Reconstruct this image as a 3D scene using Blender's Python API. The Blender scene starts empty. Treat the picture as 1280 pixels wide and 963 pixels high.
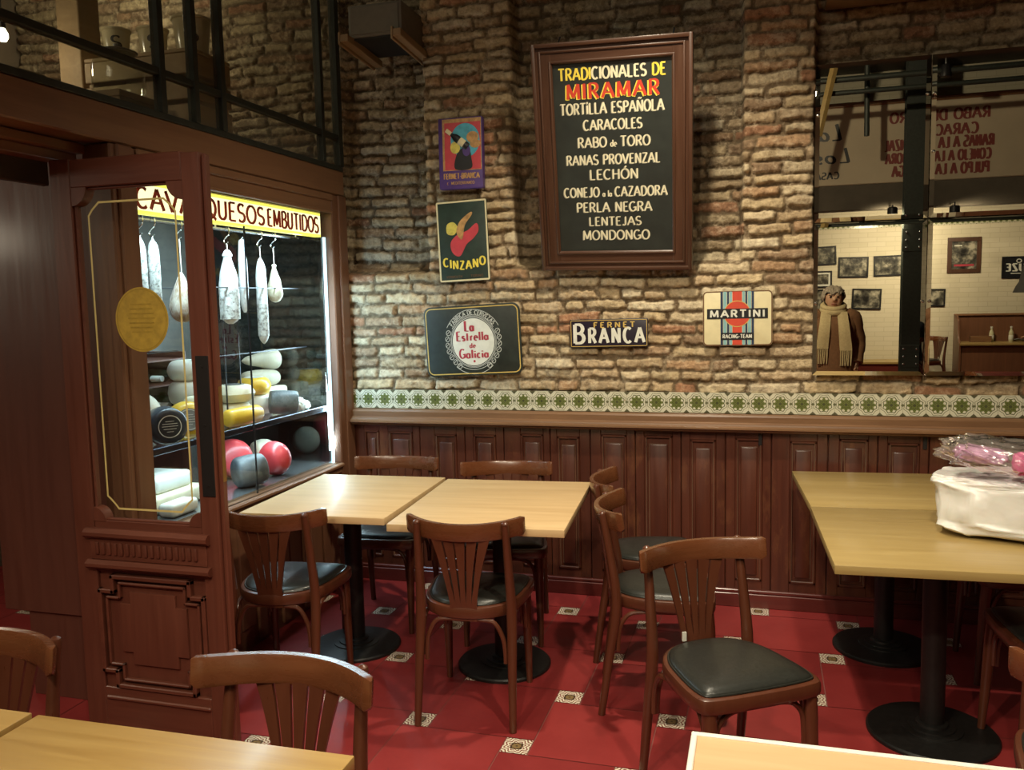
import bpy, bmesh, math, random
import numpy as np
from mathutils import Vector, Matrix
random.seed(7)
PI = math.pi
S = bpy.context.scene
C = S.collection
R_ = math.radians

# ------------------------------------------------------------------ camera
cam_d = bpy.data.cameras.new('camera')
cam = bpy.data.objects.new('camera', cam_d); C.objects.link(cam)
cam_d.sensor_width = 36.0
cam_d.lens = 36.0 * 1070 / 1280
cam_d.clip_start = 0.05
yaw, pitch, roll = R_(-16.319), R_(5.635), R_(-1.243)
f_ = Vector((math.sin(yaw)*math.cos(pitch), math.cos(yaw)*math.cos(pitch), -math.sin(pitch)))
r_ = Vector((math.cos(yaw), -math.sin(yaw), 0.0))
u_ = r_.cross(f_)
r2 = math.cos(roll)*r_ + math.sin(roll)*u_
u2 = -math.sin(roll)*r_ + math.cos(roll)*u_
cam.matrix_world = Matrix(((r2.x, u2.x, -f_.x, 0), (r2.y, u2.y, -f_.y, 0), (r2.z, u2.z, -f_.z, 1.6), (0, 0, 0, 1)))
S.camera = cam

# ------------------------------------------------------------------ exposure, world, lights
S.view_settings.view_transform = 'Standard'
S.view_settings.look = 'None'
S.view_settings.gamma = 1.0
S.view_settings.use_curve_mapping = False
S.view_settings.exposure = 0.0
S.cycles.max_bounces = 10
S.cycles.transparent_max_bounces = 16
S.cycles.sample_clamp_indirect = 6.0
S.cycles.caustics_reflective = False
S.cycles.caustics_refractive = False
w = bpy.data.worlds.new('world'); S.world = w; w.use_nodes = True
w.node_tree.nodes['Background'].inputs[0].default_value = (1.0, 0.85, 0.65, 1)
w.node_tree.nodes['Background'].inputs[1].default_value = 0.02
WARM = (1.0, 0.88, 0.66)
COOL = (0.62, 0.88, 1.0)

def spot(name, loc, target, energy, angle, blend=0.6, radius=0.05, col=WARM):
    d = bpy.data.lights.new(name, 'SPOT'); d.energy = energy; d.spot_size = R_(angle); d.spot_blend = blend
    d.shadow_soft_size = radius; d.color = col
    o = bpy.data.objects.new(name, d); C.objects.link(o); o.location = loc
    o.rotation_euler = (Vector(target) - Vector(loc)).to_track_quat('-Z', 'Y').to_euler()
    return o

def area(name, loc, target, energy, sx, sy, col=WARM):
    d = bpy.data.lights.new(name, 'AREA'); d.shape = 'RECTANGLE'; d.size = sx; d.size_y = sy; d.energy = energy; d.color = col
    o = bpy.data.objects.new(name, d); C.objects.link(o); o.location = loc
    o.rotation_euler = (Vector(target) - Vector(loc)).to_track_quat('-Z', 'Y').to_euler()
    return o

def point(name, loc, energy, radius=0.05, col=WARM):
    d = bpy.data.lights.new(name, 'POINT'); d.energy = energy; d.shadow_soft_size = radius; d.color = col
    o = bpy.data.objects.new(name, d); C.objects.link(o); o.location = loc
    return o

spot('room_spot', (-0.45, 3.38, 3.30), (-0.50, 3.60, 0.0), 210, 138, 1.0, 0.045)
spot('room_spot', (-0.45, 0.55, 3.30), (-0.55, 3.2, 0.7), 130, 84, 0.9)
spot('room_spot', (0.30, 1.55, 3.15), (-0.05, 3.1, 0.4), 170, 96, 0.9)
spot('room_spot', (-1.2, -0.3, 3.2), (-1.0, 1.3, 0.7), 170, 90, 0.9)
spot('room_spot', (0.3, -0.2, 3.2), (0.3, 1.4, 0.7), 100, 80, 0.9)
spot('room_spot', (-0.9, 2.0, 3.4), (0.68, -0.35, 1.2), 420, 36, 0.6)  # lamp added to light the front of the woman in the mirrors
area('room_fill', (-2.2, -1.6, 4.4), (-1.2, 0.6, 0), 90, 2.2, 2.2)  # added fill panel under the ceiling, kept out of the mirrors
spot('far_wall_spot', (1.63, -3.5, 2.46), (1.7, -5.0, 1.7), 190, 140, 0.9)
spot('far_wall_spot', (2.37, -3.5, 2.45), (2.9, -5.0, 1.6), 170, 140, 0.9)
spot('fascia_spot', (0.0, 0.6, 4.2), (1.8, -3.8, 3.3), 230, 70, 0.9)
point('booth_pendant_bulb', (3.50, -4.62, 1.44), 60, 0.03)
point('passage_lamp', (-4.1, 1.6, 2.0), 20, 0.10)
point('passage_lamp', (-4.0, 3.6, 2.0), 9, 0.10)
point('loft_lamp', (-3.6, 3.9, 3.3), 22, 0.08)
area('cabinet_led_top', (-2.36, 3.46, 1.93), (-2.62, 3.46, 1.0), 16, 1.3, 0.05, COOL)
area('cabinet_led_side', (-2.335, 4.215, 1.35), (-2.75, 3.4, 1.2), 12, 0.05, 1.15, COOL)
area('cabinet_led_low', (-2.40, 3.46, 0.985), (-2.55, 3.46, 0.6), 4.0, 1.2, 0.04, COOL)
area('wall_spill_fill', (-2.30, 4.08, 1.40), (-1.95, 4.5, 1.32), 5.0, 0.03, 0.6, (0.45, 0.76, 1.0))  # lamp added outside the glass to throw blue light on the bricks

# ------------------------------------------------------------------ node helpers
class V:
    def __init__(s, nt, k): s.nt = nt; s.k = k
    def _op(s, op, a, b=None, c=None):
        n = s.nt.nodes.new('ShaderNodeMath'); n.operation = op
        for i, q in enumerate((a, b, c)):
            if q is None: continue
            if isinstance(q, V): s.nt.links.new(q.k, n.inputs[i])
            else: n.inputs[i].default_value = q
        return V(s.nt, n.outputs[0])
    def __add__(s, o): return s._op('ADD', s, o)
    def __radd__(s, o): return s._op('ADD', o, s)
    def __sub__(s, o): return s._op('SUBTRACT', s, o)
    def __rsub__(s, o): return s._op('SUBTRACT', o, s)
    def __mul__(s, o): return s._op('MULTIPLY', s, o)
    def __rmul__(s, o): return s._op('MULTIPLY', o, s)
    def __truediv__(s, o): return s._op('DIVIDE', s, o)
    def abs(s): return s._op('ABSOLUTE', s)
    def fract(s): return s._op('FRACT', s)
    def floor(s): return s._op('FLOOR', s)
    def cos(s): return s._op('COSINE', s)
    def max(s, o): return s._op('MAXIMUM', s, o)
    def min(s, o): return s._op('MINIMUM', s, o)
    def lt(s, o): return s._op('LESS_THAN', s, o)
    def gt(s, o): return s._op('GREATER_THAN', s, o)
    def sqrt(s): return s._op('SQRT', s)
    def atan2(s, o): return s._op('ARCTAN2', s, o)
    def pow(s, o): return s._op('POWER', s, o)

class M:
    """one procedural material being wired"""
    def __init__(s, name):
        s.m = bpy.data.materials.new(name); s.m.use_nodes = True
        s.nt = s.m.node_tree; s.b = s.nt.nodes['Principled BSDF']; s.out = s.nt.nodes['Material Output']
    def n(s, t, **kw):
        nd = s.nt.nodes.new(t)
        for k, v in kw.items(): setattr(nd, k, v)
        return nd
    def link(s, a, b): s.nt.links.new(a.k if isinstance(a, V) else a, b)
    def coord(s, kind='Object', scale=(1, 1, 1), rand=True):
        t = s.n('ShaderNodeTexCoord'); mp = s.n('ShaderNodeMapping'); mp.inputs['Scale'].default_value = scale
        src = t.outputs[kind]
        if rand and kind == 'Object':
            oi = s.n('ShaderNodeObjectInfo'); ad = s.n('ShaderNodeVectorMath', operation='ADD')
            mu = s.n('ShaderNodeVectorMath', operation='SCALE'); cb = s.n('ShaderNodeCombineXYZ')
            for i in range(3): s.link(oi.outputs['Random'], cb.inputs[i])
            s.link(cb.outputs[0], mu.inputs[0]); mu.inputs['Scale'].default_value = 17.3
            s.link(src, ad.inputs[0]); s.link(mu.outputs[0], ad.inputs[1]); src = ad.outputs[0]
        s.link(src, mp.inputs['Vector']); return mp.outputs[0]
    def noise(s, vec, scale, detail=4, rough=0.55, dist=0.0):
        nd = s.n('ShaderNodeTexNoise'); nd.inputs['Scale'].default_value = scale; nd.inputs['Detail'].default_value = detail
        nd.inputs['Roughness'].default_value = rough; nd.inputs['Distortion'].default_value = dist
        s.link(vec, nd.inputs['Vector']); return V(s.nt, nd.outputs['Fac'])
    def ramp(s, fac, stops, interp='LINEAR'):
        r = s.n('ShaderNodeValToRGB'); r.color_ramp.interpolation = interp
        while len(r.color_ramp.elements) < len(stops): r.color_ramp.elements.new(0.5)
        for e, (p, c) in zip(r.color_ramp.elements, stops): e.position = p; e.color = (*c, 1)
        s.link(fac, r.inputs[0]); return r.outputs[0]
    def mix(s, fac, a, b, mode='MIX'):
        m = s.n('ShaderNodeMix', data_type='RGBA', blend_type=mode)
        for q, i in ((fac, 0), (a, 6), (b, 7)):
            if isinstance(q, V): s.link(q.k, m.inputs[i])
            elif isinstance(q, (int, float)): m.inputs[i].default_value = q
            elif isinstance(q, tuple): m.inputs[i].default_value = (*q, 1)
            else: s.link(q, m.inputs[i])
        return m.outputs[2]
    def base(s, c):
        if isinstance(c, tuple): s.b.inputs['Base Color'].default_value = (*c, 1)
        else: s.link(c, s.b.inputs['Base Color'])
        return s
    def set(s, **kw):
        for k, v in kw.items():
            k = {'rough': 'Roughness', 'metal': 'Metallic', 'spec': 'Specular IOR Level', 'coat': 'Coat Weight', 'coatr': 'Coat Roughness',
                 'trans': 'Transmission Weight', 'ior': 'IOR', 'alpha': 'Alpha', 'sss': 'Subsurface Weight', 'sheen': 'Sheen Weight'}[k]
            if isinstance(v, (int, float)): s.b.inputs[k].default_value = v
            else: s.link(v, s.b.inputs[k])
        return s
    def bump(s, h, strength=0.3, dist=0.01):
        b = s.n('ShaderNodeBump'); b.inputs['Strength'].default_value = strength; b.inputs['Distance'].default_value = dist
        s.link(h, b.inputs['Height']); s.link(b.outputs[0], s.b.inputs['Normal']); return s
    def emit(s, col, strength):
        s.b.inputs['Emission Strength'].default_value = strength
        if isinstance(col, tuple): s.b.inputs['Emission Color'].default_value = (*col, 1)
        else: s.link(col, s.b.inputs['Emission Color'])
        return s

def wood(name, dark, light, axis='X', rough=0.35, coat=0.3, grain=1.0, wear=None, fine=60, contrast=(0.25, 0.75)):
    m = M(name)
    sc = {'X': (0.07, 1, 1), 'Y': (1, 0.07, 1), 'Z': (1, 1, 0.07)}[axis]
    v = m.coord('Object', sc)
    a = m.noise(v, 14 * grain, 5, 0.6, 0.8); b = m.noise(v, fine * grain, 3, 0.6, 0.2)
    f = a * 0.65 + b * 0.35
    mid = tuple((p + q) / 2 for p, q in zip(dark, light))
    col = m.ramp(f, [(contrast[0], dark), (0.5, mid), (contrast[1], light)])
    if wear:
        v2 = m.coord('Object', (1, 1, 0.35))
        k = m.noise(v2, 9, 6, 0.7)
        k2 = m.ramp(k, [(0.55, (0, 0, 0)), (0.72, (1, 1, 1))])
        col = m.mix(V(m.nt, k2), col, wear)
    m.base(col); m.set(rough=(b * 0.25 + (rough - 0.12)), coat=coat, coatr=0.2)
    m.bump(f, 0.12, 0.004)
    return m.m

def plain(name, col, rough=0.5, metal=0.0, noise=0.12, scale=25, coat=0.0, bump=0.0, **kw):
    m = M(name); v = m.coord('Object')
    k = m.noise(v, scale, 4)
    m.base(m.ramp(k, [(0.25, tuple(c * (1 - noise) for c in col)), (0.75, tuple(min(1, c * (1 + noise)) for c in col))]))
    m.set(rough=rough, metal=metal, coat=coat, **kw)
    if bump: m.bump(k, bump, 0.006)
    return m.m

def glow(name, col, strength):
    m = M(name); m.base((0.8, 0.8, 0.8)); v = m.coord('Object'); k = m.noise(v, 3, 2)
    m.emit(m.ramp(k, [(0.2, tuple(c * 0.92 for c in col)), (0.8, col)]), strength); return m.m

def thin_glass(name, tint=(1, 1, 1), refl=1.0, rough=0.0, base=0.03, dust=0.0):
    m = M(name); m.nt.nodes.remove(m.b)
    t = m.n('ShaderNodeBsdfTransparent'); t.inputs[0].default_value = (*tint, 1)
    g = m.n('ShaderNodeBsdfGlossy'); g.inputs['Roughness'].default_value = rough; g.inputs[0].default_value = (1, 1, 1, 1)
    fr = m.n('ShaderNodeFresnel'); fr.inputs[0].default_value = 1.45
    mx = m.n('ShaderNodeMixShader')
    ge = m.n('ShaderNodeNewGeometry')
    m.link((V(m.nt, fr.outputs[0]) * refl + (base - 0.03)) * (1.0 - V(m.nt, ge.outputs['Backfacing'])), mx.inputs[0])
    tr = t.outputs[0]
    if dust:  # pale diffuse veil mixed in, standing in for haze and sheen
        df = m.n('ShaderNodeBsdfDiffuse'); df.inputs[0].default_value = (0.75, 0.72, 0.62, 1); dm = m.n('ShaderNodeMixShader')
        kd = m.noise(m.coord('Object'), 2.5, 4); m.link(kd * dust + dust * 0.5, dm.inputs[0]); m.link(tr, dm.inputs[1]); m.link(df.outputs[0], dm.inputs[2]); tr = dm.outputs[0]
    m.link(tr, mx.inputs[1]); m.link(g.outputs[0], mx.inputs[2]); m.link(mx.outputs[0], m.out.inputs[0])
    return m.m

# ------------------------------------------------------------------ materials
MT = {}
MT['chair'] = wood('chair_wood', (0.060, 0.017, 0.008), (0.115, 0.034, 0.015), 'Z', 0.32, 0.4, contrast=(.1, .9))
MT['rail'] = wood('chair_rail_wood', (0.085, 0.027, 0.010), (0.165, 0.055, 0.020), 'X', 0.27, 0.5, contrast=(.1, .9))
MT['leather'] = plain('black_leatherette', (0.016, 0.017, 0.014), 0.36, 0, 0.3, 90, 0.05, 0.12)
MT['pine'] = wood('pale_pine_top', (0.46, 0.29, 0.13), (0.66, 0.47, 0.25), 'X', 0.52, 0.05, 1.0, None, 45)
MT['oak'] = wood('yellow_oak_top', (0.28, 0.185, 0.06), (0.42, 0.30, 0.115), 'X', 0.38, 0.2)
MT['honey'] = wood('honey_top', (0.42, 0.24, 0.065), (0.60, 0.39, 0.13), 'X', 0.38, 0.2)
MT['peach'] = wood('peach_laminate', (0.64, 0.36, 0.18), (0.76, 0.48, 0.26), 'X', 0.4, 0.15)
MT['edge'] = wood('pale_edge', (0.45, 0.31, 0.13), (0.62, 0.45, 0.2), 'X', 0.45, 0.1)
MT['white_edge'] = plain('white_edge_band', (0.78, 0.76, 0.68), 0.4)
MT['iron'] = plain('black_cast_iron', (0.014, 0.013, 0.012), 0.45, 0.3, 0.3, 60, 0, 0.1)
MT['steel_bar'] = plain('dark_green_steel', (0.030, 0.036, 0.030), 0.5, 0.2, 0.25, 30)
MT['door'] = wood('mahogany', (0.085, 0.023, 0.014), (0.155, 0.046, 0.026), 'Z', 0.40, 0.2)
MT['doorx'] = wood('mahogany_across', (0.085, 0.023, 0.014), (0.155, 0.046, 0.026), 'X', 0.40, 0.2)
MT['panel'] = wood('brown_veneer', (0.085, 0.024, 0.015), (0.135, 0.042, 0.025), 'Z', 0.55, 0.1, 0.6)
MT['beam'] = wood('beam_wood', (0.17, 0.078, 0.038), (0.28, 0.145, 0.072), 'Y', 0.45, 0.15)
MT['post'] = wood('post_wood', (0.115, 0.046, 0.023), (0.20, 0.088, 0.043), 'Z', 0.45, 0.15)
MT['wains'] = wood('old_wainscot', (0.040, 0.011, 0.007), (0.125, 0.034, 0.016), 'Z', 0.36, 0.3, 0.8, (0.16, 0.058, 0.024), 40)
MT['worn_lit'] = wood('worn_lit_edge', (0.10, 0.040, 0.020), (0.30, 0.19, 0.12), 'Z', 0.4, 0.2)  # wear and the light caught by edges, both in the colour
MT['cap'] = wood('rail_wood', (0.10, 0.045, 0.022), (0.25, 0.13, 0.06), 'X', 0.42, 0.2)
MT['skirt'] = wood('skirting', (0.085, 0.014, 0.011), (0.14, 0.024, 0.017), 'X', 0.35, 0.3)
MT['glass'] = thin_glass('clear_glass', (0.97, 0.985, 0.98), 0.9)
MT['hazy'] = thin_glass('hazy_transom_glass', (0.80, 0.80, 0.74), 0.5, 0.06, 0.03, 0.055)  # glare haze put into the pane as a pale diffuse
MT['gold'] = plain('gold_line', (0.72, 0.58, 0.22), 0.45, 0.1)
MT['sticker'] = plain('gold_sticker', (0.50, 0.33, 0.045), 0.55, 0.2, 0.2, 40)
MT['sticker2'] = plain('gold_sticker_print', (0.40, 0.26, 0.03), 0.55, 0.2, 0.2, 40)
MT['brass'] = plain('worn_brass', (0.35, 0.22, 0.08), 0.4, 0.8)
MT['chrome'] = plain('chrome', (0.75, 0.75, 0.72), 0.15, 1.0)
MT['lockplate'] = plain('dark_iron_plate', (0.012, 0.010, 0.010), 0.5, 0.2)
MT['plaster'] = plain('dark_plaster', (0.17, 0.13, 0.09), 0.9, 0, 0.25, 5, 0, 0.3)
MT['ceil'] = plain('dark_ceiling', (0.10, 0.085, 0.065), 0.9, 0, 0.2, 4)
MT['whitebrick_m'] = None
MT['blackboard'] = plain('chalkboard', (0.020, 0.024, 0.020), 0.45, 0, 0.25, 12)
MT['framewood'] = wood('menu_frame_wood', (0.045, 0.018, 0.010), (0.092, 0.040, 0.021), 'Z', 0.35, 0.3)
MT['framewoodx'] = wood('menu_frame_wood_x', (0.045, 0.018, 0.010), (0.092, 0.040, 0.021), 'X', 0.35, 0.3)
MT['cream'] = plain('cream_paint', (0.72, 0.66, 0.46), 0.5)
MT['shade'] = plain('chalk_shade', (0.26, 0.25, 0.19), 0.6)
MT['yellow'] = plain('yellow_paint', (0.80, 0.62, 0.07), 0.5)
MT['red'] = plain('red_paint', (0.55, 0.045, 0.02), 0.5)
MT['black'] = plain('black_enamel', (0.012, 0.012, 0.014), 0.35)
MT['navy'] = plain('navy_enamel', (0.016, 0.011, 0.022), 0.3)
MT['deepgreen'] = plain('dark_green_print', (0.018, 0.035, 0.026), 0.4, 0, 0.3, 18)
MT['estrella'] = plain('black_green_tin', (0.016, 0.022, 0.018), 0.35, 0, 0.35, 22)
MT['ochre'] = plain('ochre_line', (0.55, 0.38, 0.10), 0.45)
MT['offwhite'] = plain('offwhite_enamel', (0.66, 0.66, 0.58), 0.4, 0, 0.1, 30)
MT['silver'] = plain('silver_line', (0.50, 0.51, 0.46), 0.4)
MT['crimson'] = plain('crimson_letters', (0.36, 0.03, 0.05), 0.5)
MT['faded'] = plain('faded_red_paint', (0.20, 0.04, 0.032), 0.6)
MT['pinkred'] = plain('poster_red', (0.52, 0.05, 0.065), 0.4)
MT['skyblue'] = plain('poster_blue', (0.07, 0.36, 0.48), 0.4, 0, 0.3, 30)
MT['violet'] = plain('poster_violet', (0.075, 0.035, 0.17), 0.4)
MT['lemon'] = plain('poster_lemon', (0.62, 0.52, 0.10), 0.4, 0, 0.3, 40)
MT['tan'] = plain('poster_tan', (0.45, 0.25, 0.09), 0.4, 0, 0.4, 50)
MT['ivory'] = plain('tin_ivory', (0.68, 0.60, 0.36), 0.4, 0, 0.08, 20)
MT['martred'] = plain('stripe_red', (0.55, 0.06, 0.03), 0.4)
MT['martblue'] = plain('stripe_pale_blue', (0.22, 0.42, 0.44), 0.4)
MT['martnavy'] = plain('stripe_navy', (0.02, 0.035, 0.08), 0.4)
MT['rust'] = plain('rusty_rim', (0.14, 0.07, 0.03), 0.7)
MT['mirror'] = None
MT['redletter'] = plain('sign_red', (0.50, 0.055, 0.02), 0.5)
MT['lime'] = plain('pot_glaze', (0.55, 0.47, 0.30), 0.2, 0, 0.06, 20, 0.4)
MT['wire'] = plain('wire_black', (0.02, 0.022, 0.028), 0.4, 0.5)
MT['speaker'] = plain('grey_speaker_box', (0.17, 0.155, 0.125), 0.7)
MT['speakerd'] = plain('speaker_underside', (0.02, 0.019, 0.018), 0.8)
MT['rawwood'] = wood('raw_wood', (0.25, 0.16, 0.08), (0.42, 0.29, 0.16), 'Y', 0.6, 0)
MT['carton'] = plain('carton', (0.30, 0.21, 0.12), 0.8)
MT['paper'] = plain('white_paper', (0.62, 0.60, 0.52), 0.7)
MT['steel'] = plain('stainless', (0.5, 0.52, 0.54), 0.25, 0.9)
MT['darkgrey'] = plain('dark_grey_panel', (0.10, 0.095, 0.085), 0.45, 0, 0.3, 6)
MT['shelfedge'] = plain('shelf_edge', (0.03, 0.035, 0.055), 0.25, 0.6)

m = M('mirror_silver'); m.base((0.80, 0.76, 0.64)); m.set(metal=1.0, rough=0.0)
v = m.coord('Object'); k = m.noise(v, 6, 5); m.set(rough=k * 0.01); MT['mirror'] = m.m

# old wall brick: colour carried per brick, dirt and limewash from noise
m = M('old_brick')
at = m.n('ShaderNodeAttribute', attribute_name='bricks')
v = m.coord('Object', rand=False)
k1 = m.noise(v, 38, 6, 0.68); k2 = m.noise(v, 7, 5, 0.65); k3 = m.noise(v, 150, 3, 0.6)
c = m.mix(0.65, at.outputs['Color'], m.ramp(k1, [(0.3, (0.30, 0.27, 0.23)), (0.5, (0.55, 0.53, 0.5)), (0.72, (0.95, 0.92, 0.86))]), 'OVERLAY')
lw = m.ramp(k2 * 0.5 + k1 * 0.5, [(0.50, (0, 0, 0)), (0.60, (1, 1, 1))])
c = m.mix(V(m.nt, lw) * 0.40, c, (0.56, 0.47, 0.33))
dk = m.ramp(k1 * 0.5 + k3 * 0.5, [(0.33, (1, 1, 1)), (0.43, (0, 0, 0))])
c = m.mix(V(m.nt, dk) * 0.6, c, (0.07, 0.045, 0.028))
m.base(c).set(rough=0.88, spec=0.25); m.bump(k1 * 0.65 + k3 * 0.35, 0.9, 0.012); MT['brick'] = m.m

# floor tile red
m = M('red_floor_tile')
at = m.n('ShaderNodeAttribute', attribute_name='tone'); v = m.coord('Object', rand=False)
k = m.noise(v, 5, 5); k2 = m.noise(v, 45, 4, 0.6)
c = m.ramp(k * 0.5 + k2 * 0.2 + V(m.nt, at.outputs['Fac']) * 0.3, [(0.25, (0.18, 0.016, 0.017)), (0.75, (0.31, 0.036, 0.034))])
sc = m.ramp(k2, [(0.70, (0, 0, 0)), (0.80, (1, 1, 1))])
m.base(m.mix(V(m.nt, sc) * 0.35, c, (0.35, 0.10, 0.09))).set(rough=k * 0.2 + 0.30, spec=0.4); m.bump(k, 0.08, 0.01); MT['tile'] = m.m
MT['grout'] = plain('grout', (0.22, 0.07, 0.06), 0.8)

def uvs(m):
    t = m.n('ShaderNodeUVMap'); sp = m.n('ShaderNodeSeparateXYZ'); m.link(t.outputs[0], sp.inputs[0])
    return V(m.nt, sp.outputs[0]), V(m.nt, sp.outputs[1])

# small patterned inlay tile (uv 0..1)
m = M('inlay_tile'); U, W = uvs(m)
x = U - 0.5; y = W - 0.5
r = (x * x + y * y).sqrt(); th = y.atan2(x)
d = x.abs().max(y.abs())
sq = r + (th * 4).cos() * 0.03
scroll = ((r * 46 + (th * 8).cos() * 2.4).cos()).gt(0.25)
c = m.mix(scroll * (r.gt(0.2)), (0.72, 0.66, 0.52), (0.20, 0.05, 0.035))
c = m.mix(sq.lt(0.245), c, (0.06, 0.035, 0.02))
c = m.mix((x.abs() + y.abs()).lt(0.19).max(d.lt(0.145)), c, (0.22, 0.145, 0.06))
c = m.mix(r.lt(0.045), c, (0.06, 0.035, 0.02))
m.base(c).set(rough=0.35, spec=0.4); MT['inlay'] = m.m

# green glazed frieze tile (uv in tiles)
m = M('frieze_tile'); U, W = uvs(m)
x = U.fract() - 0.5; y = W.fract() - 0.5
r = (x * x + y * y).sqrt(); th = y.atan2(x); s8 = (th * 8).cos()
star = r + s8 * -0.045
oct_ = (x.abs().max(y.abs())).max((x.abs() + y.abs()) * 0.72) + s8 * 0.016
c = m.mix((x.abs() - 0.5).abs().min((y.abs() - 0.5).abs()).lt(0.012), (0.62, 0.60, 0.46), (0.40, 0.38, 0.28))
ln = ((oct_ - 0.345).abs().lt(0.022)).max((oct_ - 0.445).abs().lt(0.012))
c = m.mix(ln, c, (0.085, 0.095, 0.045))
c = m.mix(star.lt(0.285), c, (0.105, 0.135, 0.022))
c = m.mix((r.lt(0.07)).max((star - 0.16).abs().lt(0.02)), c, (0.035, 0.045, 0.012))
cor = (x.abs() - 0.5).abs() + (y.abs() - 0.5).abs()
c = m.mix(cor.lt(0.15), c, (0.06, 0.06, 0.03))
c = m.mix(((x.abs() - 0.5).abs() * 1.3 + y.abs()).lt(0.09), c, (0.08, 0.085, 0.035))
v = m.coord('Object', rand=False); k = m.noise(v, 25, 4)
m.base(m.mix(k * 0.25, c, (0.30, 0.27, 0.18))).set(rough=0.2, spec=0.5, coat=0.3); MT['frieze'] = m.m

# painted white brick
m = M('white_painted_brick')
tc = m.n('ShaderNodeTexCoord'); mp = m.n('ShaderNodeMapping'); mp.inputs['Rotation'].default_value = (R_(90), 0, 0)
m.link(tc.outputs['Object'], mp.inputs[0])
bt = m.n('ShaderNodeTexBrick'); bt.inputs['Scale'].default_value = 1.0
bt.inputs['Brick Width'].default_value = 0.25; bt.inputs['Row Height'].default_value = 0.07; bt.inputs['Mortar Size'].default_value = 0.004
bt.inputs['Color1'].default_value = (0.62, 0.56, 0.42, 1); bt.inputs['Color2'].default_value = (0.58, 0.52, 0.38, 1); bt.inputs['Mortar'].default_value = (0.50, 0.45, 0.33, 1)
m.link(mp.outputs[0], bt.inputs['Vector']); m.base(bt.outputs['Color']).set(rough=0.7)
m.bump(bt.outputs['Fac'], -0.3, 0.006); MT['whitebrick'] = m.m

# ------------------------------------------------------------------ mesh helpers
def link_bm(name, bm, mat, parent=None, smooth=35, loc=None, rot=None):
    me = bpy.data.meshes.new(name)
    bm.normal_update(); bm.to_mesh(me); bm.free()
    mats = mat if isinstance(mat, (list, tuple)) else [mat]
    for q in mats: me.materials.append(q if not isinstance(q, str) else MT[q])
    if smooth:
        me.shade_smooth()
        try: me.set_sharp_from_angle(angle=R_(smooth))
        except Exception: pass
    o = bpy.data.objects.new(name, me); C.objects.link(o)
    if parent is not None: o.parent = parent
    if loc is not None: o.location = loc
    if rot is not None: o.rotation_euler = rot
    return o

def empty(name, label, cat, loc=(0, 0, 0), rot=(0, 0, 0), group=None, kind=None):
    o = bpy.data.objects.new(name, None); C.objects.link(o); o.empty_display_size = 0.1
    o.location = loc; o.rotation_euler = rot
    return tag(o, label, cat, group, kind)

def tag(o, label=None, cat=None, group=None, kind=None):
    if label: o['label'] = label
    if cat: o['category'] = cat
    if group: o['group'] = group
    if kind: o['kind'] = kind
    return o

def box(bm, x0, x1, y0, y1, z0, z1, bev=0.0, mi=0, seg=1):
    g = bmesh.ops.create_cube(bm, size=1.0)
    vs = g['verts']
    for q in vs:
        q.co = Vector((x0 + (q.co.x + 0.5) * (x1 - x0), y0 + (q.co.y + 0.5) * (y1 - y0), z0 + (q.co.z + 0.5) * (z1 - z0)))
    fs = set(f for q in vs for f in q.link_faces)
    for f in fs: f.material_index = mi
    if bev > 0:
        es = list(set(e for q in vs for e in q.link_edges))
        r = bmesh.ops.bevel(bm, geom=es, offset=bev, segments=seg, affect='EDGES', profile=0.5)
        for f in r['faces']: f.material_index = mi
    return bm

def nbox(name, x0, x1, y0, y1, z0, z1, mat, parent=None, bev=0.003, seg=1):
    return link_bm(name, box(bmesh.new(), x0, x1, y0, y1, z0, z1, bev, 0, seg), mat, parent)

def rings(bm, rs, cap=True, mi=0, closed=False):
    """rs: list of rings (lists of Vector, same length) -> skin"""
    vr = [[bm.verts.new(p) for p in r] for r in rs]
    n = len(rs[0])
    pairs = list(zip(vr[:-1], vr[1:])) + ([(vr[-1], vr[0])] if closed else [])
    for a, b in pairs:
        for i in range(n):
            j = (i + 1) % n
            f = bm.faces.new((a[i], a[j], b[j], b[i])); f.material_index = mi
    if cap and not closed:
        f = bm.faces.new(list(reversed(vr[0]))); f.material_index = mi
        f = bm.faces.new(vr[-1]); f.material_index = mi
    return vr

def tube(bm, pts, rad, n=10, mi=0, cap=True):
    pts = [Vector(p) for p in pts]
    rad = rad if isinstance(rad, (list, tuple)) else [rad] * len(pts)
    prev = None; rs = []
    for i, p in enumerate(pts):
        t = (pts[min(i + 1, len(pts) - 1)] - pts[max(i - 1, 0)]).normalized()
        if prev is None:
            a = Vector((0, 0, 1)) if abs(t.z) < 0.9 else Vector((1, 0, 0))
            nx = t.cross(a).normalized()
        else:
            nx = (prev - t * prev.dot(t)).normalized()
        prev = nx; ny = t.cross(nx)
        rs.append([p + rad[i] * (math.cos(2 * PI * k / n) * nx + math.sin(2 * PI * k / n) * ny) for k in range(n)])
    rings(bm, rs, cap, mi)
    return bm

def lathe(bm, prof, n=32, mi=0, c=(0, 0, 0), axis='Z'):
    rs = []
    for r, z in prof:
        r = max(r, 0.0004)
        ring = []
        for k in range(n):
            a = 2 * PI * k / n
            q = {'Z': (r * math.cos(a), r * math.sin(a), z), 'Y': (r * math.cos(a), z, -r * math.sin(a)), 'X': (z, r * math.cos(a), r * math.sin(a))}[axis]
            ring.append(Vector(q) + Vector(c))
        rs.append(ring)
    rings(bm, rs, True, mi)
    return bm

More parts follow.
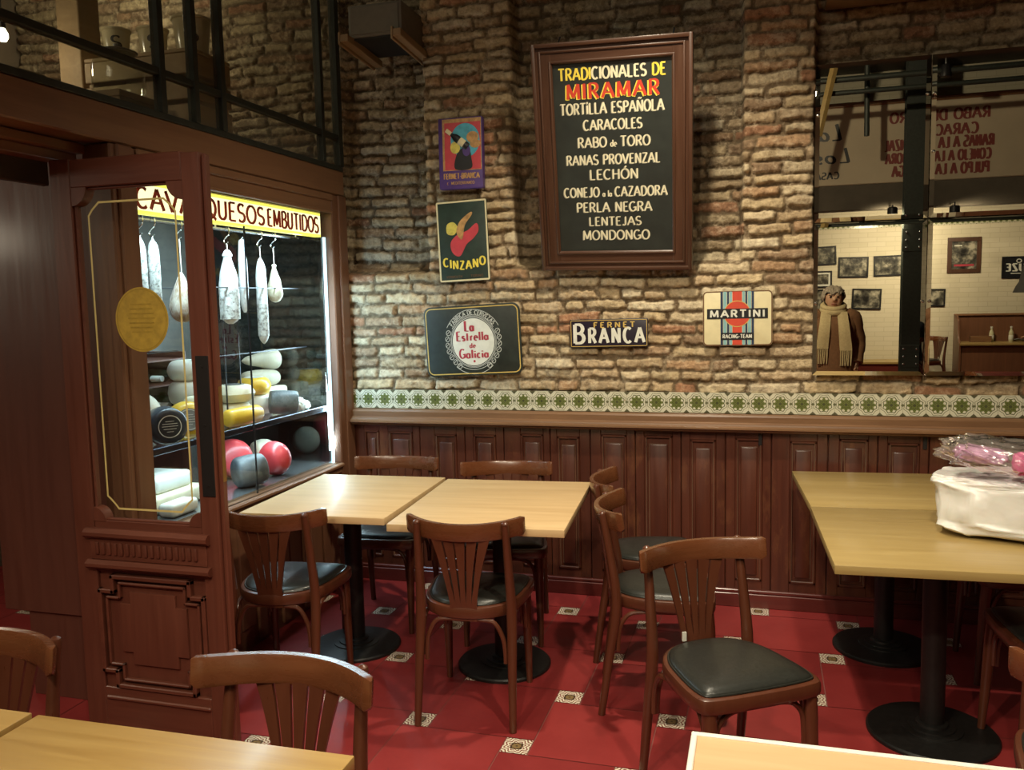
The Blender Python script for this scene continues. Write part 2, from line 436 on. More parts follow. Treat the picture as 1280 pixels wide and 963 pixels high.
def prism(bm, poly, y0, y1, mi=0, axis='Y', bev=0.0):
    """extrude a 2d outline (x,z for axis Y; x,y for axis Z; y,z for X)"""
    def P(a, b, d): return {'Y': Vector((a, d, b)), 'Z': Vector((a, b, d)), 'X': Vector((d, a, b))}[axis]
    A = [bm.verts.new(P(a, b, y0)) for a, b in poly]; B = [bm.verts.new(P(a, b, y1)) for a, b in poly]
    n = len(poly); fs = []
    fs.append(bm.faces.new(A)); fs.append(bm.faces.new(list(reversed(B))))
    for i in range(n):
        j = (i + 1) % n; fs.append(bm.faces.new((A[j], A[i], B[i], B[j])))
    for f in fs: f.material_index = mi
    bmesh.ops.recalc_face_normals(bm, faces=fs)
    if bev > 0:
        es = list(set(list(fs[0].edges) + list(fs[1].edges)))
        r = bmesh.ops.bevel(bm, geom=es, offset=bev, segments=2, affect='EDGES', profile=0.6)
        for f in r['faces']: f.material_index = mi
    return bm

def catmull(P, n=6, closed=True):
    P = [Vector(p) for p in P]; out = []; N = len(P)
    rng = range(N) if closed else range(N - 1)
    for i in rng:
        p0, p1, p2, p3 = (P[(i - 1) % N] if closed or i > 0 else P[0]), P[i], P[(i + 1) % N], (P[(i + 2) % N] if closed or i + 2 < N else P[-1])
        for k in range(n):
            t = k / n
            out.append(0.5 * ((2 * p1) + (p2 - p0) * t + (2 * p0 - 5 * p1 + 4 * p2 - p3) * t * t + (3 * p1 - p0 - 3 * p2 + p3) * t ** 3))
    if not closed: out.append(P[-1])
    return out

def rrect(w_, h_, r, n=6, cx=0, cz=0):
    out = []
    for (sx, sz, a0) in ((1, 1, 0), (-1, 1, 90), (-1, -1, 180), (1, -1, 270)):
        for k in range(n + 1):
            a = R_(a0 + 90 * k / n)
            out.append((cx + sx * (w_ / 2 - r) + r * math.cos(a), cz + sz * (h_ / 2 - r) + r * math.sin(a)))
    return out

def ell(cx, cz, rx, rz, n=28, a0=0, a1=360, endpoint=False):
    k = n if not endpoint else n - 1
    return [(cx + rx * math.cos(R_(a0 + (a1 - a0) * i / k)), cz + rz * math.sin(R_(a0 + (a1 - a0) * i / k))) for i in range(n)]

def flat(bm, poly, y=0.0, mi=0, mp=None):
    """thin painted area on a plane facing -y"""
    mp = mp or (lambda a, b: Vector((a, y, b)))
    f = bm.faces.new([bm.verts.new(mp(a, b)) for a, b in poly]); f.material_index = mi
    return bm

_lift = [0]
def ribbon(bm, pts, tmin, tmax=None, closed=False, mp=None, mi=0, y=0.0, ld=(0, -1, 0)):
    _lift[0] += 1; lift = Vector(ld) * ((_lift[0] % 9) * 0.00007)
    tmax = tmin if tmax is None else tmax
    mp = mp or (lambda a, b: Vector((a, y, b)))
    P = [Vector((p[0], p[1])) for p in pts]; N = len(P)
    L = []; Rr = []
    for i in range(N):
        a = P[(i - 1) % N] if (closed or i > 0) else P[i]
        b = P[(i + 1) % N] if (closed or i < N - 1) else P[i]
        d0 = (P[i] - a); d1 = (b - P[i])
        if d0.length < 1e-9: d0 = d1
        if d1.length < 1e-9: d1 = d0
        d0 = d0.normalized(); d1 = d1.normalized(); t = (d0 + d1)
        t = t.normalized() if t.length > 1e-6 else d1
        nrm = Vector((-t.y, t.x)); k = 1.0 / max(0.5, abs(nrm.dot(Vector((-d1.y, d1.x)))))
        wd = (tmin + (tmax - tmin) * abs(t.y)) * 0.5 * k
        L.append(bm.verts.new(mp(*(P[i] + nrm * wd)) + lift)); Rr.append(bm.verts.new(mp(*(P[i] - nrm * wd)) + lift))
    for i in range(N if closed else N - 1):
        j = (i + 1) % N
        f = bm.faces.new((Rr[i], Rr[j], L[j], L[i])); f.material_index = mi
    return bm

# ------------------------------------------------------------------ hand painted lettering
def arc(cx, cy, rx, ry, a0, a1, n=9):
    return [(cx + rx * math.cos(R_(a0 + (a1 - a0) * i / (n - 1))), cy + ry * math.sin(R_(a0 + (a1 - a0) * i / (n - 1)))) for i in range(n)]
GL = {
 'A': (.74, [[(0, 0), (.37, 1)], [(.37, 1), (.74, 0)], [(.13, .34), (.61, .34)]]),
 'B': (.60, [[(.08, 0), (.08, 1)], [(.08, 1), (.3, 1)] + arc(.3, .76, .24, .24, 90, -90) + [(.08, .52)], [(.08, .52), (.32, .52)] + arc(.32, .26, .28, .26, 90, -90) + [(.08, 0)]]),
 'C': (.66, [arc(.36, .5, .34, .5, 50, 310, 15)]),
 'D': (.68, [[(.08, 0), (.08, 1)], [(.08, 1), (.28, 1)] + arc(.28, .5, .38, .5, 90, -90, 13) + [(.08, 0)]]),
 'E': (.54, [[(.08, 0), (.08, 1)], [(.08, 1), (.5, 1)], [(.08, .52), (.42, .52)], [(.08, 0), (.52, 0)]]),
 'F': (.52, [[(.08, 0), (.08, 1)], [(.08, 1), (.5, 1)], [(.08, .52), (.42, .52)]]),
 'G': (.70, [arc(.36, .5, .34, .5, 50, 330, 15), [(.66, .05), (.66, .42), (.42, .42)]]),
 'H': (.68, [[(.08, 0), (.08, 1)], [(.6, 0), (.6, 1)], [(.08, .52), (.6, .52)]]),
 'I': (.16, [[(.08, 0), (.08, 1)]]),
 'J': (.46, [[(.36, 1), (.36, .22)] + arc(.2, .2, .16, .2, 0, -150)]),
 'L': (.52, [[(.08, 0), (.08, 1)], [(.08, 0), (.5, 0)]]),
 'M': (.84, [[(.06, 0), (.1, 1)], [(.1, 1), (.42, .12)], [(.42, .12), (.74, 1)], [(.74, 1), (.78, 0)]]),
 'N': (.70, [[(.08, 0), (.08, 1)], [(.08, 1), (.62, 0)], [(.62, 0), (.62, 1)]]),
 'O': (.74, [arc(.37, .5, .35, .5, 90, 450, 21)]),
 'P': (.58, [[(.08, 0), (.08, 1)], [(.08, 1), (.3, 1)] + arc(.3, .74, .26, .26, 90, -90) + [(.08, .48)]]),
 'Q': (.74, [arc(.37, .5, .35, .5, 90, 450, 21), [(.4, .22), (.74, -.1)]]),
 'R': (.64, [[(.08, 0), (.08, 1)], [(.08, 1), (.3, 1)] + arc(.3, .75, .25, .25, 90, -90) + [(.08, .5)], [(.3, .5), (.6, 0)]]),
 'S': (.56, [arc(.28, .75, .24, .25, 35, 270, 10) + arc(.28, .25, .25, .25, 90, -145, 10)]),
 'T': (.62, [[(.31, 0), (.31, 1)], [(0, 1), (.62, 1)]]),
 'U': (.66, [[(.08, 1), (.08, .3)] + arc(.33, .3, .25, .3, 180, 360, 11) + [(.58, 1)]]),
 'V': (.70, [[(0, 1), (.35, 0)], [(.35, 0), (.7, 1)]]),
 'Z': (.60, [[(.04, 1), (.56, 1)], [(.56, 1), (.04, 0)], [(.04, 0), (.58, 0)]]),
 'a': (.46, [arc(.2, .25, .2, .25, 0, 360, 13), [(.4, .5), (.4, 0)]]),
 'c': (.40, [arc(.22, .25, .2, .25, 50, 310, 11)]),
 'd': (.46, [arc(.2, .25, .2, .25, 0, 360, 13), [(.4, .85), (.4, 0)]]),
 'e': (.44, [[(.02, .27), (.4, .27)] + arc(.21, .25, .2, .25, 5, 300, 12)]),
 'i': (.16, [[(.08, 0), (.08, .5)], [(.08, .66), (.08, .76)]]),
 'l': (.16, [[(.08, 0), (.08, .9)]]),
 'o': (.44, [arc(.22, .25, .2, .25, 90, 450, 13)]),
 'r': (.34, [[(.08, 0), (.08, .5)], [(.08, .32), (.2, .48), (.32, .46)]]),
 's': (.36, [arc(.18, .37, .14, .125, 30, 270, 8) + arc(.18, .125, .15, .125, 90, -150, 8)]),
 't': (.30, [[(.13, .8), (.13, 0)], [(0, .52), (.28, .52)]]),
 'u': (.44, [[(.06, .5), (.06, .15)] + arc(.2, .15, .14, .15, 180, 360, 7) + [(.36, .5)], [(.36, .5), (.36, 0)]]),
 '-': (.30, [[(.04, .42), (.26, .42)]]), '.': (.14, [[(.07, 0), (.07, .1)]]), ' ': (.34, []),
}
GL['Ñ'] = (.70, GL['N'][1] + [[(.16, 1.16), (.28, 1.24), (.42, 1.16), (.54, 1.24)]])
GL['Ó'] = (.74, GL['O'][1] + [[(.34, 1.12), (.48, 1.3)]])
GL['İ'] = (.16, [[(.08, 0), (.08, .8)], [(.08, 1.0), (.08, 1.1)]])

def text_width(s, gap): return sum(GL[c][0] + gap for c in s) - gap

def lettering(bm, s, cx, z0, hgt, fit, tmin=0.09, tmax=0.2, serif=0.0, gap=0.14, mp=None, mi=0, y=0.0, slant=0.0, wave=None, sizes=None, ld=(0, -1, 0)):
    """letters centred on cx with baseline z0, cap height hgt, total width fit"""
    sz = sizes or {}
    W0 = text_width(s, gap); kx = fit / W0
    x = cx - fit / 2
    for c in s:
        gw, strokes = GL[c]
        up = wave((x + gw * kx / 2 - cx) / fit) if wave else 0.0
        f = lambda p: (x + p[0] * kx + slant * p[1] * hgt, z0 + up + p[1] * hgt)
        for st in strokes:
            pts = [f(p) for p in st]
            ribbon(bm, pts, tmin * hgt, tmax * hgt, mp=mp, mi=mi, y=y, ld=ld)
            if serif:
                for (e, nx) in ((st[0], st[1]), (st[-1], st[-2])):
                    if (abs(e[1]) < .01 or abs(e[1] - 1) < .01) and abs(nx[1] - e[1]) > abs(nx[0] - e[0]) * 1.2:
                        px = f(e); sgn = 1 if e[1] > .5 else -1
                        q = sgn * tmin * hgt * .4
                        ribbon(bm, [(px[0] - serif * hgt, px[1] - q), (px[0] + serif * hgt, px[1] - q)], tmin * hgt, mp=mp, mi=mi, y=y, ld=ld)
        x += (gw + gap) * kx
    return bm

# ------------------------------------------------------------------ setting: floor
def build_floor():
    a, b = 0.4175, 0.1035
    P0 = (-0.735, 3.241)
    bm = bmesh.new(); uv = bm.loops.layers.uv.new('UVMap'); tone = bm.verts.layers.float.new('tone')
    X0, X1, Y0, Y1 = -4.6, 6.0, -5.0, 4.46
    f = bm.faces.new([bm.verts.new(p) for p in ((X0, Y0, -0.003), (X1, Y0, -0.003), (X1, Y1, -0.003), (X0, Y1, -0.003))]); f.material_index = 1
    g = 0.0022
    rnd = random.Random(3)
    def quad(x0, x1, y0, y1, mi, tn):
        x0c, x1c, y0c, y1c = max(x0, X0), min(x1, X1), max(y0, Y0), min(y1, Y1)
        if x1c - x0c < 0.01 or y1c - y0c < 0.01: return
        vs = [bm.verts.new(p) for p in ((x0c, y0c, 0), (x1c, y0c, 0), (x1c, y1c, 0), (x0c, y1c, 0))]
        for q in vs: q[tone] = tn
        fc = bm.faces.new(vs); fc.material_index = mi
        for lp in fc.loops:
            lp[uv].uv = ((lp.vert.co.x - x0) / (x1 - x0), (lp.vert.co.y - y0) / (y1 - y0))
    for i in range(-26, 27):
        for j in range(-26, 27):
            cx = P0[0] + i * a + j * b; cy = P0[1] - i * b + j * a
            if cx < X0 - .6 or cx > X1 + .2 or cy < Y0 - .6 or cy > Y1 + .2: continue
            h2 = b / 2
            quad(cx - h2 + g, cx + h2 - g, cy - h2 + g, cy + h2 - g, 2, .5)
            quad(cx + h2 + g, cx + h2 + a - g, cy - h2 + g, cy - h2 + a - g, 0, rnd.random())
    o = link_bm('floor', bm, ['tile', 'grout', 'inlay'], smooth=0)
    tag(o, 'dark red tiled floor with small patterned cream inlay tiles', 'floor', kind='structure')
build_floor()

# ------------------------------------------------------------------ setting: old brick back wall
def vnoise(x, y, seed):
    rg = np.random.RandomState(seed); G = rg.rand(97, 97)
    xi = np.floor(x).astype(int); yi = np.floor(y).astype(int); fx = x - xi; fy = y - yi
    fx = fx * fx * (3 - 2 * fx); fy = fy * fy * (3 - 2 * fy)
    q = lambda i, j: G[i % 97, j % 97]
    return (q(xi, yi) * (1 - fx) + q(xi + 1, yi) * fx) * (1 - fy) + (q(xi, yi + 1) * (1 - fx) + q(xi + 1, yi + 1) * fx) * fy
def fbm(x, y, seed, o=4):
    s = 0; a = 1; t = 0
    for k in range(o):
        s = s + a * vnoise(x * 2 ** k, y * 2 ** k, seed + k); t += a; a *= .5
    return s / t - 0.5

def build_brick_wall():
    x0, x1, z0, z1, dx = -4.55, 1.75, 0.98, 3.62, 0.0072
    nx = int((x1 - x0) / dx) + 1; nz = int((z1 - z0) / dx) + 1
    X, Z = np.meshgrid(np.linspace(x0, x1, nx), np.linspace(z0, z1, nz))
    U = X + 0.026 * fbm(X * 9, Z * 9, 1) + 0.018 * fbm(X * 32, Z * 32, 5)
    W_ = Z + 0.030 * fbm(X * 3.5, Z * 6, 9) + 0.020 * fbm(X * 26, Z * 26, 13) + 0.03 * fbm(X * .8, Z * .8, 77, 2)
    rg = np.random.RandomState(11)
    prot = np.zeros_like(X); col = np.zeros(X.shape + (3,)); col[:] = (0.155, 0.11, 0.065)
    col *= (1 + 0.5 * fbm(X * 25, Z * 25, 40))[..., None]
    z = z0 - 0.05
    pal = [(.43, .335, .205), (.49, .40, .265), (.38, .285, .175), (.35, .225, .13), (.33, .175, .10), (.42, .32, .205), (.53, .45, .32), (.29, .20, .125)]
    row = 0
    while z < z1 + .05:
        hgt = rg.uniform(.054, .068); m = rg.uniform(.008, .013)
        x = x0 - rg.uniform(0, .25)
        rs = (W_ > z - .02) & (W_ < z + hgt + .02)
        while x < x1 + .05:
            L = rg.choice([.235, .25, .22, .12, .27, .16], p=[.28, .24, .18, .12, .08, .10]) * rg.uniform(.94, 1.06)
            i0 = max(0, int((x - .05 - x0) / dx)); i1 = min(nx, int((x + L + .05 - x0) / dx))
            j0 = max(0, int((z - .08 - z0) / dx)); j1 = min(nz, int((z + hgt + .08 - z0) / dx))
            if i1 > i0 and j1 > j0:
                u = U[j0:j1, i0:i1]; w_ = W_[j0:j1, i0:i1]
                dz0 = rg.uniform(-.004, .004)
                ex = np.minimum(u - x - m / 2, x + L - m / 2 - u); ez = np.minimum(w_ - z - m / 2 - dz0, z + hgt - m / 2 + dz0 - w_)
                e = np.minimum(ex, ez); e = np.where((ex < .012) & (ez < .012), .012 - np.sqrt(np.maximum(0, .012 - ex) ** 2 + np.maximum(0, .012 - ez) ** 2), e)
                p = np.clip(e / .009, 0, 1); p = p * p * (3 - 2 * p)
                pr = rg.uniform(.010, .028); tx, tz = rg.uniform(-.05, .05), rg.uniform(-.09, .05)
                hh = p * (pr + tx * (u - x - L / 2) + tz * (w_ - z - hgt / 2))
                c = np.array(pal[rg.choice(len(pal), p=[.2, .17, .16, .12, .10, .1, .08, .07])]) * rg.uniform(.82, 1.12)
                sub = prot[j0:j1, i0:i1]; k = p > .02
                sub[k] = np.maximum(sub[k], hh[k])
                cs = col[j0:j1, i0:i1]; kk = np.clip(p * 1.3, 0, 1)[..., None]
                cs[:] = cs * (1 - kk) + c * kk
            x += L
        z += hgt; row += 1
    # base plane: thick lower wall and two piers, shallow bays between them
    xe = X + 0.012 * fbm(X * 14, Z * 14, 60) + .02 * fbm(X * 4, Z * 5, 90)
    ze = Z + 0.04 * fbm(X * 7, Z * 7, 66)
    def sm(v, w2=.012): q = np.clip(v / w2 * .5 + .5, 0, 1); return q * q * (3 - 2 * q)
    pier = np.maximum(sm(xe + 1.785) * sm(-1.275 - xe), sm(xe + .10) * sm(.245 - xe))
    up = sm(ze - 1.78, .03)
    rec = up * (1 - pier) * sm(X + 2.35) 
    rec = np.where(X < -2.3, 0.6 * up, rec)
    bay_tone = (up * (1 - pier) * np.where(X < -1.5, 1.0, np.where(X < .2, .8, .35)))[..., None]  # bays above the lower wall coloured darker than the piers
    col *= 1 - bay_tone * np.array([.38, .36, .34])
    Y = 4.482 + 0.13 * rec - prot + 0.013 * fbm(X * 45, Z * 45, 21, 3) + .020 * fbm(X * 7, Z * 9, 31, 3) + 0.012 * fbm(X * 1.2, Z * 1.2, 35, 2)
    # vertices and quads of the wall surface
    verts = np.stack([X, Y, Z], -1).reshape(-1, 3).astype(np.float32)
    idx = np.arange(nx * nz).reshape(nz, nx)
    q = np.stack([idx[:-1, :-1], idx[:-1, 1:], idx[1:, 1:], idx[1:, :-1]], -1).reshape(-1, 4)
    me = bpy.data.meshes.new('wall_back')
    me.vertices.add(len(verts)); me.vertices.foreach_set('co', verts.ravel())
    me.loops.add(q.size); me.loops.foreach_set('vertex_index', q.ravel().astype(np.int32))
    me.polygons.add(len(q)); me.polygons.foreach_set('loop_start', np.arange(0, q.size, 4, dtype=np.int32))
    me.update(calc_edges=True)
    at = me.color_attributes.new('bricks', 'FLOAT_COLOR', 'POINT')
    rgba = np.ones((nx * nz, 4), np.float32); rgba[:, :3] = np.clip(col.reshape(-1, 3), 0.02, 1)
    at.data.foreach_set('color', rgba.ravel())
    me.materials.append(MT['brick']); me.shade_smooth()
    o = bpy.data.objects.new('wall_back', me); C.objects.link(o)
    tag(o, 'bare old brick wall with two shallow piers', 'wall', kind='structure')
build_brick_wall()

def struct(name, label, cat, bm, mat, smooth=35):
    return tag(link_bm(name, bm, mat, None, smooth), label, cat, kind='structure')

bm = box(bmesh.new(), -4.6, 6.0, 4.68, 4.80, -0.02, 4.6)
struct('wall_back_core', 'plaster core of the back wall above and behind the bricks', 'wall', bm, 'plaster')
bm = box(bmesh.new(), 1.74, 6.0, 4.46, 4.60, 0.0, 4.6)
struct('wall_back_side', 'plastered stretch of back wall beyond the mirrors', 'wall', bm, 'plaster')
bm = box(bmesh.new(), -4.75, -4.6, -5.2, 4.75, -0.02, 4.6)
struct('wall_left', 'plain dark wall at the far left of the passage', 'wall', bm, 'plaster')
bm = box(bmesh.new(), 6.0, 6.15, -5.2, 4.75, -0.02, 4.6)
struct('wall_right', 'plain dark wall at the far right of the room', 'wall', bm, 'plaster')
bm = box(bmesh.new(), -4.75, 6.15, -5.2, 4.75, 4.6, 4.7)
struct('ceiling', 'high dark ceiling', 'ceiling', bm, 'ceil')
bm = box(bmesh.new(), -4.6, 6.0, -5.15, -5.0, -0.02, 4.6)
struct('wall_front', 'white painted brick wall across the room, hung with framed photographs', 'wall', bm, 'whitebrick')

# frieze tiles, rail, wainscot, skirting
bm = bmesh.new(); uv = bm.loops.layers.uv.new('UVMap')
box(bm, -2.27, 1.75, 4.447, 4.47, 1.004, 1.110, 0.002)
for f in bm.faces:
    for lp in f.loops: lp[uv].uv = ((lp.vert.co.x + 2.2125) / 0.1024, (lp.vert.co.z - 1.006) / 0.1024)
struct('trim_1', 'band of cream and green glazed tiles along the brick wall', 'tile band', bm, 'frieze')
bm = bmesh.new()
prof = [(4.47, 1.003), (4.435, 1.003), (4.425, .998), (4.418, .990), (4.418, .962), (4.412, .957), (4.402, .954), (4.400, .946), (4.395, .944), (4.386, .939), (4.386, .930), (4.392, .926), (4.402, .922), (4.404, .917), (4.415, .912), (4.47, .912)]
prism(bm, prof, -2.27, 1.75, 0, 'X')
struct('trim_2', 'moulded brown wooden rail under the tile band', 'rail', bm, 'cap', 20)
bm = box(bmesh.new(), -2.27, 1.75, 4.432, 4.47, 0.0, 0.072, 0.003); box(bm, -2.27, 1.75, 4.440, 4.47, 0.072, 0.090, 0.004)
struct('baseboard_back', 'dark red skirting board under the wainscot', 'skirting', bm, 'skirt')

def build_wainscot():
    panels = [(-2.20, -2.105), (-2.05, -1.90), (-1.765, -1.635), (-1.535, -1.405), (-1.262, -1.135), (-1.058, -.935), (-.818, -.682), (-.588, -.442), (-.352, -.222), (-.125, .008), (.140, .268), (.372, .505), (.592, .735), (.862, 1.005), (1.085, 1.215), (1.31, 1.45), (1.55, 1.68)]
    zt, zb = .872, .135
    bm = bmesh.new()
    box(bm, -2.27, 1.75, 4.478, 4.50, .05, .95)
    rnd = random.Random(5)
    seams = {2, 4, 6, 7, 9, 10, 11, 13, 14}
    for i, (a, b) in enumerate(panels):
        dz = rnd.uniform(-.012, .012)
        # raised field with chamfer and a moulded frame round it
        t = zt + dz
        box(bm, a + .004, b - .004, 4.466, 4.478, zb, t, .004)
        box(bm, a + .026, b - .026, 4.456, 4.470, zb + .03, t - .045, .007, seg=2)
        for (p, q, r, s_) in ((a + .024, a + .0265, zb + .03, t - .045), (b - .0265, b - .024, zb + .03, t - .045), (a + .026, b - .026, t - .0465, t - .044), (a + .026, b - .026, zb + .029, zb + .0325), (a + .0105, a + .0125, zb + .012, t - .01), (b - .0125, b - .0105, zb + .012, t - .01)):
            if rnd.random() < .72: box(bm, p, q, 4.4625 if p > a + .02 and q < b - .02 else 4.451, 4.468, r, s_, 0, 1)  # thin pale strips carry the light caught on worn panel edges
        for (p, q, r, s_) in ((a, a + .012, zb, t), (b - .012, b, zb, t), (a, b, t - .012, t), (a, b, zb, zb + .014)):
            box(bm, p, q, 4.452, 4.478, r, s_, .003)
        na = panels[i + 1][0] if i + 1 < len(panels) else 1.75
        if i == 0: box(bm, -2.27, a, 4.456, 4.478, .07, .93, .002)
        if i in seams or na - b > .09:
            md = b + (na - b) * (.5 if na - b < .12 else .33)
            box(bm, b, md - .002, 4.456 + rnd.uniform(0, .003), 4.478, .07, .93, .003); box(bm, md + .002, na, 4.456 - rnd.uniform(0, .003), 4.478, .07, .93, .003)
        else:
            box(bm, b, na, 4.456, 4.478, .07, .93, .002)
        box(bm, a - .001, b + .001, 4.457, 4.478, t, .93, .002); box(bm, a - .001, b + .001, 4.457, 4.478, .07, zb, .002)
    struct('trim_3', 'dark red-brown wainscot made of old panelled doors', 'wainscot', bm, ['wains', 'worn_lit'], 25)
    for i, x in enumerate((-.003, .757)):
        nbox('hinge', x - .009, x + .009, 4.449, 4.455, .845, .912, 'lockplate', bpy.data.objects['trim_3'], .001)
build_wainscot()

# ------------------------------------------------------------------ left side: glazed cold cabinet, beam, transom glazing
XC = -2.27
cab = empty('display_cabinet', 'tall lit glass display cabinet with an illuminated sign, full of cheeses and sausages', 'display cabinet', (XC, 3.45, 0))
def cp(name, bm, mat, smooth=35, parent=None):
    o = link_bm(name, bm, mat, None, smooth); p = parent or cab
    o.parent = p; o.matrix_parent_inverse = Matrix.Translation((-XC, -3.45, 0)) if p is cab else Matrix.Identity(4)
    return o
bm = box(bmesh.new(), XC - .12, XC + .005, 2.63, 2.765, 0, 2.20, .006); box(bm, XC - .02, XC + .018, 2.655, 2.74, 0, 2.20, .006); cp('post', bm, 'post')
bm = box(bmesh.new(), XC - .10, XC + .004, 4.30, 4.452, 0, 2.20, .006); box(bm, XC - .02, XC + .016, 4.36, 4.452, 0, 2.20, .005); cp('post', bm, 'post')
bm = box(bmesh.new(), XC - .09, XC + .002, 2.765, 4.30, 2.095, 2.20, .004); box(bm, XC - .03, XC + .014, 2.765, 4.30, 2.165, 2.20, .005); box(bm, XC - .03, XC + .010, 2.765, 4.30, 2.095, 2.112, .004); cp('head_rail', bm, 'beam')
bm = box(bmesh.new(), XC - .10, XC + .004, 2.765, 4.30, .655, .712, .006); box(bm, XC - .02, XC + .022, 2.765, 4.30, .690, .712, .006); cp('sill', bm, 'beam')
bm = box(bmesh.new(), XC - .06, XC - .02, 2.765, 4.30, .0, .655)
for i in range(7):
    y0 = 2.79 + i * .215
    box(bm, XC - .03, XC - .006, y0, y0 + .07, .02, .65, .004); box(bm, XC - .03, XC - .012, y0 + .085, y0 + .20, .10, .60, .008)
cp('base_panel', bm, 'post')
bm = box(bmesh.new(), -3.04, -3.02, 2.77, 4.44, .70, 2.18); cp('back_panel', bm, 'darkgrey')
bm = box(bmesh.new(), -3.02, XC - .05, 2.77, 4.30, .695, .722); cp('floor_panel', bm, 'steel')
bm = box(bmesh.new(), -3.02, XC - .05, 2.77, 4.44, 2.16, 2.19); cp('top_panel', bm, 'steel')
bm = box(bmesh.new(), XC - .034, XC - .028, 2.765, 3.505, .712, 2.095); cp('glass_pane', bm, 'glass', 0)
bm = box(bmesh.new(), XC - .040, XC - .034, 3.508, 4.30, .712, 2.095); cp('glass_pane', bm, 'glass', 0)
bm = box(bmesh.new(), -3.0, XC - .05, 4.262, 4.268, .722, 2.10); cp('side_glass', bm, thin_glass('smoked_side_glass', (.42, .50, .54), 2.0, .02), 0)
bm = box(bmesh.new(), XC - .0335, XC - .0285, 3.502, 3.510, .712, 1.97); cp('pane_joint', bm, 'wire', 0)
bm = box(bmesh.new(), XC - .048, XC - .036, 4.272, 4.292, .712, 1.968, .002); cp('light_strip', bm, glow('cool_led', (0.50, 0.85, 1.0), 1.6))
bm = box(bmesh.new(), -2.74, XC - .05, 2.80, 4.26, 1.018, 1.026, .001); sh = cp('shelf', bm, 'glass')
bm = box(bmesh.new(), XC - .064, XC - .046, 2.80, 4.26, 1.012, 1.042, .003); box(bm, XC - .050, XC - .044, 2.80, 4.26, 1.030, 1.036); o = cp('shelf_edge', bm, 'shelfedge')
bm = bmesh.new()
tube(bm, [(-2.45, 2.80, 1.965), (-2.45, 4.25, 1.965)], .008, 8)
for y in (2.82, 3.5, 4.22): tube(bm, [(-2.45, y, 1.965), (-2.45, y, 2.16)], .005, 6)
cp('hanging_rail', bm, 'steel')
bm = bmesh.new()
for z in (1.69, 1.37): tube(bm, [(-2.43, 3.42, z), (-2.43, 4.25, z)], .0035, 6)
for z in (1.69, 1.40): tube(bm, [(-2.62, 2.80, z), (-2.62, 3.40, z)], .0035, 6)
for y in (3.62, 3.74): tube(bm, [(-2.52, y, 1.03), (-2.52, y, 1.69)], .004, 6)
tube(bm, [(-2.43, 3.42, 1.03), (-2.43, 3.42, 1.69)], .0035, 6)
cp('wire_rack', bm, 'wire')
# illuminated sign
sg = M('backlit_sign'); U2 = sg.n('ShaderNodeTexCoord'); sp = sg.n('ShaderNodeSeparateXYZ'); sg.link(U2.outputs['Generated'], sp.inputs[0])
ed = (V(sg.nt, sp.outputs[2]) - 0.5).abs()
cc = sg.mix(ed.gt(0.40), (1.0, 0.90, 0.52), (0.80, 0.78, 0.10))
sg.base((0.6, 0.5, 0.2)); sg.emit(cc, 1.55); sg.set(rough=0.4)
bm = box(bmesh.new(), XC - .085, XC - .048, 2.77, 4.26, 1.968, 2.094); sign = cp('sign_panel', bm, sg.m, 0)
bm = bmesh.new(); mp = lambda a, b: Vector((XC - .0465, a, b))
bm.free()
for wd_, yc, fit in (('CAVA', 2.985, .34), ('QUESOS', 3.475, .46), ('EMBUTIDOS', 3.985, .50)):
    bm = lettering(bmesh.new(), wd_, yc, 1.990, .080, fit, .12, .25, .08, .14, mp, ld=(1, 0, 0))
    cp('sign_lettering', bm, 'redletter', 0)

# inner side panel of the cabinet, seen behind the open door
bm = box(bmesh.new(), -3.03, XC - .125, 2.735, 2.765, .362, 2.20, .003); box(bm, -2.92, XC - .125, 2.748, 2.765, 0, .362, .002)
sp_ = link_bm('side_panel', bm, 'panel'); tag(sp_, 'dark brown veneered end panel of the cabinet, behind the open door', 'panel', kind='structure')

# beam, door head and transom glazing
bm = box(bmesh.new(), XC - .13, XC + .004, .9, 4.455, 2.204, 2.340, .006)
struct('beam', 'long brown wooden beam over the doorway and the display cabinet', 'beam', bm, 'beam')
bm = box(bmesh.new(), XC - .22, XC - .10, .9, 2.63, 2.165, 2.20, .004); box(bm, XC - .20, XC - .13, .9, 2.62, 2.13, 2.165, .003)
struct('trim_4', 'stepped wooden head of the doorway under the beam', 'door head', bm, 'beam')
bm = box(bmesh.new(), XC - .30, XC - .27, .9, 2.63, 2.06, 2.15, .004)
struct('trim_5', 'greyish board across the top of the doorway', 'door head', bm, 'darkgrey')
bm = box(bmesh.new(), -4.6, XC - .13, .9, 4.45, 2.31, 2.36)
struct('ceiling_low', 'boarded loft floor over the cabinet and the passage', 'ceiling', bm, 'plaster')
win = bpy.data.objects.new('window_1', None); C.objects.link(win); tag(win, 'black steel framed transom glazing above the wooden beam', 'window', kind='structure')
bm = box(bmesh.new(), XC - .03, XC + .006, .9, 4.452, 2.34, 2.366, .002); box(bm, XC - .03, XC + .006, .9, 4.452, 2.508, 2.536, .002); box(bm, XC - .03, XC + .006, .9, 4.452, 3.55, 3.58, .002)
for y, w2 in ((1.6, .03), (2.945, .032), (3.155, .030), (3.345, .030), (4.235, .030), (4.43, .045)):
    box(bm, XC - .028, XC + .012, y - w2 / 2, y + w2 / 2, 2.366, 3.56, .002)
link_bm('window_frame', bm, 'steel_bar', win)
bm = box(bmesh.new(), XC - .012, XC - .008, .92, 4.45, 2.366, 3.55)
link_bm('pane', bm, 'hazy', win, 0)
bm = box(bmesh.new(), XC - .12, XC, .9, 4.45, 3.58, 4.6)
struct('wall_left_upper', 'plain wall over the transom glazing', 'wall', bm, 'plaster')

